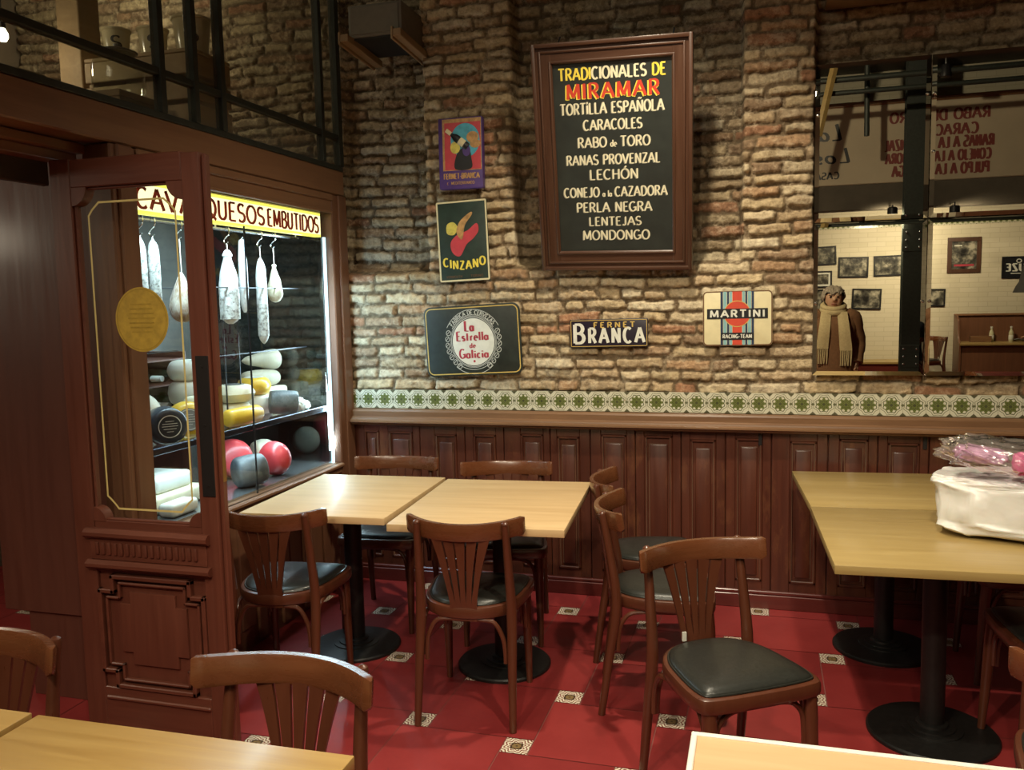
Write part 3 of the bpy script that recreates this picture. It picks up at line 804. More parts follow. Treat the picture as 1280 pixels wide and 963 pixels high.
# ------------------------------------------------------------------ open glazed door leaf
def build_door():
    x0, x1, y0, y1 = -2.394, -1.787, 2.478, 2.524
    d = bpy.data.objects.new('door_1', None); C.objects.link(d); d.location = (x0, 2.5, 0)
    tag(d, 'open mahogany door leaf with etched glass and a round gold sticker', 'door', kind='structure')
    def part(name, bm, mat, smooth=35, parent=None):
        o = link_bm(name, bm, mat, None, smooth); o.parent = parent or d
        if parent is None: o.matrix_parent_inverse = Matrix.Translation((-x0, -2.5, 0))
        return o
    gx0, gx1, gz0, gz1 = -2.308, -1.856, .842, 2.022
    bm = box(bmesh.new(), x0, gx0, y0, y1, .012, 2.122, .003); part('stile', bm, 'door')
    bm = box(bmesh.new(), gx1, x1, y0, y1, .012, 2.112, .003); box(bm, x1 - .002, x1 + .014, y0 + .018, y1, .012, 2.106, .004); part('stile', bm, 'door')
    bm = box(bmesh.new(), gx0, gx1, y0, y1, gz1, 2.118, .003); part('top_rail', bm, 'doorx')
    # scalloped corner blocks round the glass
    bm = bmesh.new()
    for cx, cz, sx, sz, r in ((gx0, gz1, 1, -1, .062), (gx1, gz1, -1, -1, .062), (gx0, gz0, 1, 1, .050), (gx1, gz0, -1, 1, .050)):
        pts = [(cx, cz)] + [(cx + sx * r * math.cos(R_(a)), cz + sz * r * math.sin(R_(a))) for a in range(0, 91, 10)]
        prism(bm, pts, y0 + .002, y1 - .002)
    part('corner_block', bm, 'door')
    bm = bmesh.new()
    for q in ((gx0, gx0 + .010, gz0, gz1), (gx1 - .010, gx1, gz0, gz1), (gx0, gx1, gz1 - .010, gz1), (gx0, gx1, gz0, gz0 + .012)):
        box(bm, q[0], q[1], y0 + .010, y0 + .024, q[2], q[3], .004)
    part('glazing_bead', bm, 'doorx')
    bm = box(bmesh.new(), gx0, gx1, 2.499, 2.503, gz0, gz1); gl = part('glass_pane', bm, 'glass', 0)
    # etched border line with cut corners
    a, b, c, e, k = gx0 + .052, gx1 - .045, gz0 + .045, gz1 - .052, .045
    pts = [(a, c + k), (a, e - k), (a + k * .35, e - k * .55), (a + k, e), (b - k, e), (b - k * .35, e - k * .55), (b, e - k), (b, c + k), (b - k * .3, c + k * .75), (b - k * .75, c + k * .3), (b - k, c), (a + k, c), (a + k * .75, c + k * .3), (a + k * .3, c + k * .75)]
    bm = ribbon(bmesh.new(), pts, .0070, closed=True, y=2.4982); part('etched_line', bm, 'gold', 0)
    st = [(p[0], p[1]) for p in ell(-2.062, 1.562, .108, .112, 48)]
    bm = prism(bmesh.new(), st, 2.4965, 2.4985)
    s = part('round_sticker', bm, 'sticker')
    bm = bmesh.new(); ribbon(bm, ell(-2.062, 1.562, .101, .105, 44), .003, closed=True, y=2.4960)
    for i in range(7):
        zz = 1.615 - i * .016; hw = .055 - .004 * abs(i - 3)
        ribbon(bm, [(-2.062 - hw, zz), (-2.062 + hw, zz)], .005, y=2.4960)
    o = part('sticker_print', bm, 'sticker2', 0)
    # mouldings, fluted band
    bm = bmesh.new()
    def mould(z, h, xx0, xx1, out):
        prism(bm, [(y0 + .004, z), (y0 - out * .5, z), (y0 - out, z + h * .3), (y0 - out, z + h * .65), (y0 - out * .45, z + h), (y0 + .004, z + h)], xx0, xx1, 0, 'X')
    mould(.782, .036, -2.340, -1.824, .026); mould(.670, .032, -2.338, -1.822, .026)
    part('moulding', bm, 'doorx', 20)
    bm = box(bmesh.new(), gx0, gx1, y0 + .004, y1 - .004, .655, .845, .002)
    box(bm, -2.325, -1.838, y0 - .006, y0 + .006, .702, .782, .003)
    part('lock_rail', bm, 'doorx')
    bm = bmesh.new()
    for i in range(17):
        x = -2.292 + i * .0258
        box(bm, x - .0075, x + .0075, y0 - .014, y0, .722, .768, .005, seg=2)
    part('fluted_band', bm, 'door')
    # lower panel with notched frame
    bm = box(bmesh.new(), gx0, gx1, y0 + .014, y1 - .010, .20, .66); part('lower_panel', bm, 'door')
    def notch(a, b, c, e, n): return [(a + n, c), (b - n, c), (b - n, c + n), (b, c + n), (b, e - n), (b - n, e - n), (b - n, e), (a + n, e), (a + n, e - n), (a, e - n), (a, c + n), (a + n, c + n)]
    bm = bmesh.new()
    for off, wd, dep in ((0.0, .016, .014), (.024, .010, .008)):
        P = notch(gx0 + .008 + off, gx1 - .008 - off, .232 + off, .640 - off, .055)
        n = len(P)
        for i in range(n):
            p, q = P[i], P[(i + 1) % n]
            xa, xb = min(p[0], q[0]) - wd / 2, max(p[0], q[0]) + wd / 2; za, zb = min(p[1], q[1]) - wd / 2, max(p[1], q[1]) + wd / 2
            box(bm, xa, xb, y0 - dep + .006, y0 + .016, za, zb, .003)
    part('panel_moulding', bm, 'doorx')
    bm = prism(bmesh.new(), notch(gx0 + .085, gx1 - .085, .315, .585, .045), y0 + .004, y0 + .016, bev=.004); part('raised_panel', bm, 'door')
    bm = box(bmesh.new(), gx0, gx1, y0, y1, .012, .222, .003); box(bm, gx0 + .01, gx1 - .0, y0 - .010, y0, .178, .192, .004); box(bm, gx0 + .01, gx1, y0 - .006, y0, .06, .070, .003); part('bottom_rail', bm, 'doorx')
    bm = box(bmesh.new(), -1.840, -1.790, y0 - .004, y0 + .002, .952, 1.437, .0015)
    for z in (1.40, .99, 1.2): lathe(bm, [(.004, y0 - .006), (.005, y0 - .004)], 8, 0, (-1.815, 0, z), 'Y')
    part('lock_plate', bm, 'lockplate')
    bm = box(bmesh.new(), x1 + .013, x1 + .016, y0 + .022, y0 + .040, 1.0, 1.33); part('edge_plate', bm, 'brass')
build_door()

# ------------------------------------------------------------------ chairs
def build_chair(label, group):
    t = empty('bentwood_chair', label, 'chair', group=group)
    arcy = lambda x: -.252 + .104 * (abs(x) / .225) ** 2.1
    # curved top rail
    bm = bmesh.new(); rs = []
    N = 22
    for i in range(N + 1):
        s = -1 + 2 * i / N; x = .228 * math.sin(s * 1.25) / math.sin(1.25); y = arcy(x)
        dx = .001; t2 = Vector((2 * dx, arcy(x + dx) - arcy(x - dx), 0)).normalized(); nrm = Vector((-t2.y, t2.x, 0))
        e = abs(s); zt = .805 - .014 * (1 - e ** 2); h = .070 - .004 * (1 - e * e)
        th = .0115
        if e > .93: k = (e - .93) / .07; th *= math.sqrt(max(.05, 1 - k * k)); h *= 1 - .22 * k; zt -= .006 * k
        lean = lambda z: Vector((0, -(z - .765) * .16, 0))
        ring = []
        prof = [(-1, .88), (-.75, 1), (.75, 1), (1, .88), (1, .12), (.75, 0), (-.75, 0), (-1, .12)]
        for a, b in prof:
            z = zt - h + b * h
            ring.append(Vector((x, y, z)) + nrm * (a * th) + lean(z))
        rs.append(ring)
    rings(bm, rs); link_bm('top_rail', bm, 'rail', t, 50)
    # rear legs run up into stiles behind the rail
    for s in (-1, 1):
        P = catmull([(s * .184, -.236, 0), (s * .180, -.205, .22), (s * .176, -.175, .44), (s * .172, -.196, .62), (s * .168, -.226, .786)], 5, False)
        rr = []
        for p in P:
            z = p.z; rr.append(.0135 + .0065 * min(1, z / .42) if z < .44 else .020 - .006 * min(1, (z - .44) / .30))
        bm = tube(bmesh.new(), P, rr, 12)
        lathe(bm, [(.0140, 0), (.0125, .006), (.006, .011), (0, .012)], 12, 0, P[-1], 'Z')
        link_bm('rear_leg', bm, 'chair', t)
    # fanned splat of five slats
    bm = bmesh.new(); n = 5; steps = 14
    zb, zt_ = .405, .742
    def fan(tt): return .100 + .004 * tt + .126 * max(0, (tt - .12) / .88) ** 1.55
    def yy(tt): return -.196 - .012 * math.sin(tt * PI) * 0 - (.046) * tt
    for k in range(n):
        rs = []
        for i in range(steps + 1):
            tt = i / steps; z = zb + (zt_ - zb) * tt; W0 = fan(tt)
            gp = 0.0 if tt < .22 else .0075 * min(1, (tt - .22) / .2) * (1 if tt < .93 else max(0, (1 - tt) / .07))
            sw = (W0 - gp * (n - 1)) / n; xa = -W0 / 2 + k * (sw + gp); xb = xa + sw
            cy = lambda x: yy(tt) + .25 * x * x * tt * 4
            rs.append([Vector((xa, cy(xa) - .0045, z)), Vector((xb, cy(xb) - .0045, z)), Vector((xb, cy(xb) + .0045, z)), Vector((xa, cy(xa) + .0045, z))])
        rings(bm, rs)
    sp = link_bm('splat', bm, 'chair', t, 30)
    for x in (-.035, .035): link_bm('bolt', lathe(bmesh.new(), [(.0055, -.004), (.005, -.0065), (.001, -.008)], 8, 0, (x, -.199, .43), 'Y'), 'brass', sp)
    # seat frame and cushion
    out = [(0, -.212), (.085, -.198), (.150, -.150), (.188, -.07), (.203, .03), (.209, .115), (.203, .170), (.180, .192), (.10, .201), (0, .203)]
    full = out + [(-x, y) for x, y in reversed(out[1:-1])]
    cur = [(p.x, p.y) for p in catmull([(x, y, 0) for x, y in full], 5)]
    def sc(k, dy=0): return [(x * k, (y + .004) * k - .004) for x, y in cur]
    bm = bmesh.new()
    rs = [[Vector((x, y, z)) for x, y in sc(k)] for k, z in ((.955, .414), (.985, .418), (1.0, .428), (1.0, .450), (.985, .459), (.955, .462), (.88, .462), (.86, .44))]
    rings(bm, rs); link_bm('seat_frame', bm, 'chair', t, 40)
    bm = bmesh.new()
    rs = [[Vector((x, y, z)) for x, y in sc(k)] for k, z in ((.86, .450), (.90, .459), (.905, .466), (.87, .474), (.76, .481), (.55, .486), (.30, .488), (.08, .489))]
    rings(bm, rs); cu = link_bm('seat_cushion', bm, 'leather', t, 60); cu['label'] = 'black padded cushion'
    bm = bmesh.new(); q = [Vector((x, y, .4655)) for x, y in sc(.908)]
    tube(bm, q + [q[0]], .0032, 6, cap=False); link_bm('piping', bm, 'leather', cu)
    # front legs
    for s in (-1, 1):
        bm = tube(bmesh.new(), [(s * .168, .166, .416), (s * .169, .172, .36), (s * .171, .182, .2), (s * .173, .194, 0)], [.0225, .0215, .0180, .0125], 12)
        link_bm('front_leg', bm, 'chair', t)
    # bent arches under the seat
    def arch(p, q, zl, name='brace'):
        p, q = Vector(p), Vector(q); d = q - p; P = []
        for a, z in ((.055, zl), (.06, zl + .05), (.085, zl + .10), (.17, .398), (.30, .409), (.5, .410), (.70, .409), (.83, .398), (.915, zl + .10), (.94, zl + .05), (.945, zl)):
            P.append(Vector((p.x + d.x * a, p.y + d.y * a, z)))
        bm = tube(bmesh.new(), catmull(P, 4, False), .0088, 8); link_bm(name, bm, 'chair', t)
    arch((-.172, -.188, 0), (.172, -.188, 0), .245); arch((-.170, .168, 0), (.170, .168, 0), .265)
    for s in (-1, 1): arch((s * .174, -.19, 0), (s * .170, .170, 0), .255)
    return t

def copy_tree(o, parent=None):
    c = o.copy(); C.objects.link(c)
    if parent is not None: c.parent = parent
    for ch in list(o.children): copy_tree(ch, c)
    return c

GA, GB, GC = 'wooden chairs round the joined pale tables', 'wooden chairs at the near tables', 'wooden chairs at the yellow tables on the right'
CH = [
 (-.089, 2.632, -146.4, 'wooden chair standing alone in the aisle, whole black seat in view', GA),
 (-1.083, 3.131, 5.3, 'wooden chair seen from behind, tucked under the front of the second pale table', GA),
 (-1.890, 3.095, 7.0, 'wooden chair seen from behind, half hidden by the open glazed door', GA),
 (-.375, 3.343, -82.2, 'wooden chair at the table end, its back to the table and nearer the camera', GA),
 (-.484, 3.808, -82.5, 'wooden chair by the wainscot at the table end, behind the one like it', GA),
 (-1.812, 3.898, 184.7, 'wooden chair between wainscot and table, next to the display cabinet', GA),
 (-1.182, 3.860, 192.2, 'wooden chair between wainscot and table, facing the camera under the round beer sign', GA),
 (-1.025, 1.448, 178.8, 'wooden chair at the near honey table, just in front of the open door', GB),
 (-1.835, 1.415, 181.5, 'wooden chair cut off by the left edge of the photo', GB),
 (.800, 2.190, -14.0, 'wooden chair cut off by the right edge, its back to the camera', GC),
 (.985, 3.17, 96.0, 'wooden chair pushed under the near yellow table, black seat just visible', GC),
 (1.04, 3.92, 92.0, 'wooden chair by the wainscot in the shade of the far yellow table', GC),
]
chair0 = None
for i, (x, y, a, lab, g) in enumerate(CH):
    if chair0 is None: c = chair0 = build_chair(lab, g)
    else: c = copy_tree(chair0)
    c.location = (x, y, 0); c.rotation_euler = (0, 0, R_(a)); c['label'] = lab; c['group'] = g
bm = box(bmesh.new(), .046, .060, -.192, -.184, .474, .505, .001)
# small paper tag tied to the splat of the chair in the aisle
tg = [o for o in C.objects if o.name.startswith('bentwood_chair') and o['label'].startswith('wooden chair standing alone')][0]
link_bm('paper_tag', bm, 'paper', tg, 0)

# ------------------------------------------------------------------ tables
def table(label, cx, cy, w_, d_, rot, top, edge, base=True, group='pedestal tables', r=.205, boards=1, white=False, bc=(0, 0), ry=None):
    t = empty('table', label, 'table', (cx, cy, 0), (0, 0, R_(rot)), group)
    zt = .745
    bm = box(bmesh.new(), -w_ / 2, w_ / 2, -d_ / 2, d_ / 2, zt - .030, zt, .0025, 0, 2)
    if not white: link_bm('tabletop', bm, top, t)
    else:
        bm.free(); bm = box(bmesh.new(), -w_ / 2 + .012, w_ / 2 - .012, -d_ / 2 + .012, d_ / 2 - .012, zt - .030, zt, .001)
        tp = link_bm('tabletop', bm, top, t)
        bm = bmesh.new()
        for q in ((-w_ / 2, w_ / 2, -d_ / 2, -d_ / 2 + .0118), (-w_ / 2, w_ / 2, d_ / 2 - .0118, d_ / 2), (-w_ / 2, -w_ / 2 + .0118, -d_ / 2 + .012, d_ / 2 - .012), (w_ / 2 - .0118, w_ / 2, -d_ / 2 + .012, d_ / 2 - .012)):
            box(bm, *q, zt - .034, zt + .003, .002)
        link_bm('edge_band', bm, 'white_edge', t)['label'] = 'white edge band'
    if base:
        bm = lathe(bmesh.new(), [(0, 0), (r, 0), (r, .010), (r - .006, .016), (.105, .022), (.104, .027), (.098, .028), (.080, .029), (.079, .035), (.072, .036), (.056, .037), (.054, .046), (.044, .050)], 48, 0, (bc[0], bc[1], 0))
        link_bm('base', bm, 'iron', t)
        bm = lathe(bmesh.new(), [(.041, .048), (.041, .69), (.041, .695)], 24, 0, (bc[0], bc[1], 0)); link_bm('column', bm, 'iron', t)
        bm = bmesh.new()
        for a in (45, 135):
            c_, s_ = math.cos(R_(a)), math.sin(R_(a))
            tube(bm, [(bc[0] - .26 * c_, bc[1] - .26 * s_, .702), (bc[0] + .26 * c_, bc[1] + .26 * s_, .702)], .012, 8)
        box(bm, bc[0] - .09, bc[0] + .09, bc[1] - .09, bc[1] + .09, .690, .713, .003)
        link_bm('top_bracket', bm, 'iron', t)
    return t
GT = 'square pedestal tables'
table('pale wooden table against the lit display cabinet', -1.785, 3.453, .645, .800, 2.8, 'pine', 'edge', bc=(-.03, .07), group=GT)
table('pale wooden table joined to the one by the display cabinet', -1.080, 3.440, .700, .850, 4.2, 'pine', 'edge', bc=(-.0, .05), group=GT)
table('yellow wooden table with a white bag on it', .605, 3.222, .790, .785, 2.4, 'oak', 'edge', r=.222, bc=(.0, .05), group=GT)
table('yellow wooden table pushed against the wainscot under the mirrors', .560, 3.985, .780, .720, 4.0, 'oak', 'edge', r=.215, bc=(-.02, .06), group=GT)
table('honey coloured table at the bottom left, in front of the open door', -1.098, .975, .735, .840, 1.0, 'honey', 'edge', group=GT)
table('honey coloured table cut off by the left edge of the photo', -1.885, .965, .800, .840, 1.0, 'honey', 'edge', group=GT)
table('white edged table at the bottom right corner', .270, 1.225, .790, .840, 0.3, 'peach', 'edge', white=True, group=GT)

# ------------------------------------------------------------------ menu board
def build_menu():
    L = 1.104; W0 = .768
    b = empty('menu_board', 'large framed blackboard menu leaning out from the brick wall', 'menu board', (-.719, 4.425, 1.752), (R_(14.3), R_(1.4), 0))
    fw = .098
    for nm, q, ax in (('frame_side', (-W0 / 2, -W0 / 2 + fw, 0, L), 'framewood'), ('frame_side', (W0 / 2 - fw, W0 / 2, 0, L), 'framewood')):
        bm = bmesh.new(); box(bm, q[0], q[1], -.028, .012, q[2], q[3], .004)
        s = 1 if q[0] < 0 else -1; o0 = q[0] if s > 0 else q[1]
        for a, c, dpt in ((0.0, .020, .044), (.034, .046, .036), (.082, .094, .034)):
            xa, xb = sorted((o0 + s * a, o0 + s * c)); box(bm, xa, xb, -dpt, -.02, 0 + a, L - a, .004, seg=2)
        link_bm(nm, bm, ax, b)
    for nm, q in (('frame_bottom', (0, fw)), ('frame_top', (L - fw, L))):
        bm = bmesh.new(); box(bm, -W0 / 2 + .02, W0 / 2 - .02, -.027, .012, q[0], q[1], .004)
        s = 1 if q[0] == 0 else -1; o0 = 0 if s > 0 else L
        for a, c, dpt in ((0.0, .020, .0438), (.034, .046, .0358), (.082, .094, .0338)):
            za, zb = sorted((o0 + s * a, o0 + s * c)); box(bm, -W0 / 2 + a + .001, W0 / 2 - a - .001, -dpt, -.02, za, zb, .004, seg=2)
        link_bm(nm, bm, 'framewoodx', b)
    bm = box(bmesh.new(), -W0 / 2 + .05, W0 / 2 - .05, -.014, .010, .05, L - .05); bd = link_bm('board', bm, 'blackboard', b)
    pw = W0 - 2 * fw; ph = L - 2 * fw; top = L - fw
    lines = [('TRADICIONALES DE', .055, .90, .053, 'T'), ('MIRAMAR', .143, .78, .068, 'M'), ('TORTİLLA ESPAÑOLA', .232, .88, .050, 'W'), ('CARACOLES', .318, .50, .047, 'W'),
             ('RABO|de|TORO', .408, .62, .047, 'R'), ('RANAS PROVENZAL', .500, .81, .046, 'W'), ('LECHÓN', .580, .42, .047, 'W'), ('CONEJO|a la|CAZADORA', .674, .90, .046, 'K'),
             ('PERLA NEGRA', .757, .66, .046, 'W'), ('LENTEJAS', .835, .46, .042, 'W'), ('MONDONGO', .912, .59, .046, 'W')]
    yf = -.0146
    for i, (s, fr, wf, hh, st) in enumerate(lines):
        zb = top - fr * ph - hh / 2; wd = wf * pw; cx = .004 * math.sin(i * 2.1)
        bm = bmesh.new()
        def put(txt, c, w2, h2, z2, sh=True):
            if sh: lettering(bm, txt, c - .0035, z2 - .0025, h2, w2, .10, .17, .05, .14, y=yf, mi=1)
            lettering(bm, txt, c, z2, h2, w2, .10, .17, .06, .14, y=yf - .0006, mi=0)
        if st == 'T':
            a = text_width('TRADI', .14); tot = text_width(s, .14); x = cx - wd / 2
            for seg_, mi_ in (('TRADI', 2), ('CIONALES', 0), ('DE', 2)):
                k = s.index(seg_); pre = (text_width(s[:k], .14) + .14) if k else 0
                w2 = text_width(seg_, .14) / tot * wd; c = x + pre / tot * wd + w2 / 2
                lettering(bm, seg_, c, zb, hh, w2, .14, .20, .0, .14, y=yf - .0006, mi=mi_)
            link_bm('menu_lettering', bm, ['cream', 'shade', 'yellow'], bd, 0)
        elif st == 'M':
            lettering(bm, s, cx - .0035, zb - .003, hh, wd, .15, .31, .08, .22, y=yf, mi=1)
            lettering(bm, s, cx, zb, hh, wd, .10, .22, .07, .22, y=yf - .0008, mi=0)
            link_bm('menu_lettering', bm, ['red', 'yellow'], bd, 0)
        else:
            if '|' in s:
                p, q, r_ = s.split('|')
                wp = [text_width(p, .14), text_width(q, .14) * .62, text_width(r_, .14)]; tot = sum(wp) + .9; x = cx - wd / 2
                for txt, ww, h2 in ((p, wp[0], hh), (q, wp[1], hh * (.78 if q == 'de' else .72)), (r_, wp[2], hh)):
                    w2 = ww / tot * wd; put(txt, x + w2 / 2, w2, h2, zb, txt != q); x += w2 + .45 / tot * wd
            else: put(s, cx, wd, hh, zb)
            link_bm('menu_lettering', bm, ['cream', 'shade'], bd, 0)
    # two hanging eyes holding the top against the wall
    for x in (-.28, .28):
        bm = tube(bmesh.new(), [(x, .012, L - .05), (x, .16, L + .03)], .004, 6); link_bm('hanging_wire', bm, 'wire', b)
build_menu()

# ------------------------------------------------------------------ tin signs
def sign_plate(name, label, cx, cz, w_, h_, rot, outline, mat, rim=None, y=4.432, th=.010, group='tin signs and posters on the brick wall', tilt=0.0):
    t = empty(name, label, 'sign', (cx, y, cz), (R_(tilt), R_(-rot), 0), group)
    bm = prism(bmesh.new(), outline, 0, th, bev=.0025); pl = link_bm('plate', bm, mat, t)
    return t, pl

# beer sign
ol = rrect(.552, .386, .040)
t, pl = sign_plate('beer_sign', 'black rounded tin beer sign with a white round label and red letters', -1.517, 1.388, .552, .386, 2.3, ol, 'estrella')
bm = ribbon(bmesh.new(), rrect(.528, .362, .032), .0055, closed=True, y=-.0012); link_bm('border', bm, 'ochre', pl, 0)
bm = flat(bmesh.new(), ell(0.005, -.008, .120, .129, 48), -.0012); ribbon(bm, ell(.005, -.008, .126, .135, 48), .0035, closed=True, y=-.0012, mi=1); ribbon(bm, ell(.005, -.008, .132, .141, 48), .0022, closed=True, y=-.0012, mi=1)
link_bm('round_label', bm, ['offwhite', 'silver'], pl, 0)
bm = bmesh.new(); yb = -.0020
lettering(bm, 'La', -.015, .052, .055, .052, .09, .24, .07, .2, y=yb); lettering(bm, 'Estrella', .0, .000, .050, .182, .10, .22, .0, .2, y=yb)
lettering(bm, 'de', .0, -.040, .030, .032, .12, .22, .0, .2, y=yb); lettering(bm, 'Galicia', .004, -.096, .050, .164, .10, .22, .0, .2, y=yb)
flat(bm, ell(.005, -.114, .007, .007, 8), yb); link_bm('red_lettering', bm, 'crimson', pl, 0)
bm = bmesh.new()
ribbon(bm, ell(.005, -.008, .168, .177, 30, 28, 152, True), .003, y=-.0012); ribbon(bm, ell(.005, -.008, .138, .147, 30, 31, 149, True), .003, y=-.0012)
for a in (28, 152):
    p = ell(.005, -.008, .160, .168, 2, a, a + 1)[0]; q = ell(.005, -.008, .124, .134, 2, a + (5 if a < 90 else -5), a + 6)[0]; ribbon(bm, [p, q], .003, y=-.0012)
word = 'FABRICA DE CERVEZAS'; a0, a1 = 144, 36
def mparc(a, b):
    an = R_(a0 + (a1 - a0) * a); rr = b
    return Vector((.005 + (.138 + rr) * math.cos(an), -.0014, -.008 + (.147 + rr) * math.sin(an)))
lettering(bm, word, .5, .004, .021, 1.0, .0006 / .021, .0006 / .021, 0, .16, mp=mparc)
bm2 = bmesh.new()
x = 0; tot = text_width(word, .16)
for ch in word:
    gw, stt = GL[ch]
    for st in stt:
        P = [mparc((x + p[0]) / tot, .004 + p[1] * .021) for p in st]
        ribbon(bm2, [(p.x, p.z) for p in P], .0030, .0042, y=-.0016)
    x += gw + .16
bm.free(); bm = bm2
ribbon(bm, ell(.005, -.008, .168, .177, 30, 28, 152, True), .003, y=-.0012); ribbon(bm, ell(.005, -.008, .138, .147, 30, 31, 149, True), .003, y=-.0012)
for sgn in (-1, 1):
    for k in range(7):
        an = R_(20 - k * 12.5); px, pz = .005 + sgn * .150 * math.cos(an), -.008 + .158 * math.sin(an)
        ribbon(bm, ell(px, pz, .013 - .001 * (k % 3), .014, 12), .0032, closed=True, y=-.0012)
        ribbon(bm, [(px - .008, pz - .006), (px + .006, pz + .008)], .0028, y=-.0012)
ribbon(bm, ell(.005, -.008, .146, .152, 18, 232, 308, True) + list(reversed(ell(.005, -.020, .156, .164, 18, 228, 312, True))), .003, closed=True, y=-.0012)
link_bm('silver_ornament', bm, 'silver', pl, 0)

# fernet plate
t, pl = sign_plate('aperitif_plate', 'small dark enamel plate reading FERNET BRANCA in pale letters', -.767, 1.420, .412, .147, .6, rrect(.410, .147, .006, 3), 'navy')
bm = bmesh.new(); ribbon(bm, rrect(.398, .135, .004, 2), .003, closed=True, y=-.0011, mi=1)
link_bm('border_line', bm, ['offwhite', 'ochre'], pl, 0)
link_bm('lettering', lettering(bmesh.new(), 'FERNET', .030, .030, .026, .215, .20, .26, .04, .42, y=-.0014), 'ochre', pl, 0); bm = bmesh.new()
lettering(bm, 'B', -.158, -.050, .098, .054, .13, .20, .0, .14, y=-.0014, mi=0); lettering(bm, 'RANCA', .040, -.050, .076, .290, .15, .215, .0, .34, y=-.0014, mi=0)
link_bm('lettering', bm, ['offwhite', 'ochre'], pl, 0)

# racing sign
t, pl = sign_plate('striped_sign', 'cream tin sign with blue and red stripes, a red disc and a black MARTINI bar', -.117, 1.488, .338, .275, .3, rrect(.338, .275, .022), 'ivory')
bm = bmesh.new(); ribbon(bm, rrect(.330, .267, .019), .006, closed=True, y=-.0008); link_bm('rusty_rim', bm, 'rust', pl, 0)
bm = bmesh.new()
def bar(x0, x1, z0, z1, y, mi): flat(bm, [(x0, z0), (x1, z0), (x1, z1), (x0, z1)], y, mi)
for x0, x1, mi in ((-.082, -.070, 2), (-.068, -.052, 1), (-.050, -.040, 2), (-.038, -.026, 1), (-.024, .022, 0), (.024, .036, 1), (.038, .048, 2), (.050, .066, 1), (.068, .080, 2)): bar(x0, x1, -.133, .133, -.0012, mi)
flat(bm, ell(-.001, .022, .066, .066, 36), -.0016, 3); flat(bm, ell(-.001, .022, .062, .062, 36), -.0020, 0)
bar(-.148, .146, -.002, .048, -.0024, 4); bar(-.080, .078, -.108, -.072, -.0024, 4)
link_bm('stripes', bm, ['martred', 'martblue', 'martnavy', 'ochre', 'black'], pl, 0)
link_bm('lettering', lettering(bmesh.new(), 'MARTINI', -.001, .006, .034, .262, .22, .27, .0, .28, y=-.0030), 'offwhite', pl, 0); bm = lettering(bmesh.new(), 'RACING-TEAM', -.001, -.099, .018, .140, .18, .24, 0, .2, y=-.0030)
link_bm('lettering', bm, 'offwhite', pl, 0)

# boxed fernet poster (generic picture)
t, pl = sign_plate('embossed_poster', 'red and violet embossed tin poster with a bottle, topmost on the left brick pier', -1.548, 2.388, .245, .372, -.3, rrect(.246, .372, .006, 3), 'violet', y=4.405, th=.040)
bm = bmesh.new()
flat(bm, [(-.100, -.090), (.118, -.090), (.118, .180), (-.100, .180)], -.0012, 0); flat(bm, [(-.088, -.086), (.114, -.086), (.114, .160), (-.088, .160)], -.0016, 1)
flat(bm, ell(.028, .065, .082, .090, 30), -.0020, 2)
flat(bm, [(p.x, p.y) for p in catmull([(-.03, -.082, 0), (-.022, -.01, 0), (.01, .025, 0), (.05, .02, 0), (.062, -.03, 0), (.06, -.082, 0)], 5)], -.0026, 3)
flat(bm, ell(-.028, .030, .028, .032, 18), -.0030, 4); flat(bm, ell(.070, .080, .034, .030, 16), -.0028, 5); flat(bm, ell(.085, .045, .030, .022, 16), -.0030, 5); flat(bm, ell(.035, .012, .022, .030, 16), -.0031, 6)
link_bm('picture', bm, ['tan', 'pinkred', 'skyblue', 'black', 'lemon', 'tan', 'violet'], pl, 0)
bm = lathe(bmesh.new(), [(.018, -.070), (.020, -.060), (.020, .010), (.016, .025), (.009, .040), (.0085, .070), (.010, .072), (.010, .082), (.001, .083)], 16)
for q in bm.verts: q.co.y *= .35
bo = link_bm('bottle_relief', bm, 'black', pl, 40, (-.012, -.004, .072), (0, R_(-52), 0))
bm = lathe(bmesh.new(), [(.0204, -.045), (.0206, -.010), (.001, -.0098)], 16); lathe(bm, [(.0107, .048), (.0112, .083), (.001, .084)], 12)
for q in bm.verts: q.co.y *= .36
link_bm('bottle_label', bm, 'ivory', bo, 40)
bm = lettering(bmesh.new(), 'FERNET-BRANCA', .004, -.133, .028, .200, .12, .24, .05, .14, y=-.0014); lettering(bm, 'E', -.075, -.163, .012, .008, .16, .2, 0, .2, y=-.0014); lettering(bm, 'MEDITERRANEO', .010, -.163, .015, .130, .16, .2, 0, .2, y=-.0014)
link_bm('lettering', bm, 'tan', pl, 0)

# green poster with lettering (generic picture)
t, pl = sign_plate('green_poster', 'dark green tin poster with red and yellow shapes, reading CINZANO', -1.557, 1.927, .288, .432, 1.8, rrect(.288, .432, .005, 3), 'deepgreen')
bm = bmesh.new(); ribbon(bm, rrect(.278, .422, .004, 2), .009, closed=True, y=-.0010); link_bm('border', bm, 'ivory', pl, 0)
bm = bmesh.new()
sw = lambda P: [(p.x, p.y) for p in catmull([(a_, b_, 0) for a_, b_ in P], 5)]
flat(bm, sw([(-.062, -.060), (-.070, -.005), (-.030, .035), (.030, .055), (.082, .090), (.092, .050), (.060, .010), (.020, -.020), (-.020, -.080)]), -.0012, 0)
flat(bm, sw([(-.088, .045), (-.086, .092), (-.050, .104), (-.026, .074), (-.048, .036)]), -.0016, 1)
flat(bm, sw([(-.034, .050), (-.012, .105), (.050, .150), (.060, .138), (.018, .085), (.002, .020), (-.012, .010)]), -.0020, 2)
link_bm('picture', bm, ['pinkred', 'lemon', 'tan'], pl, 0)
bm = lettering(bmesh.new(), 'CINZANO', .002, -.152, .044, .238, .14, .24, .03, .24, y=-.0014, wave=lambda s: .10 * s * s)
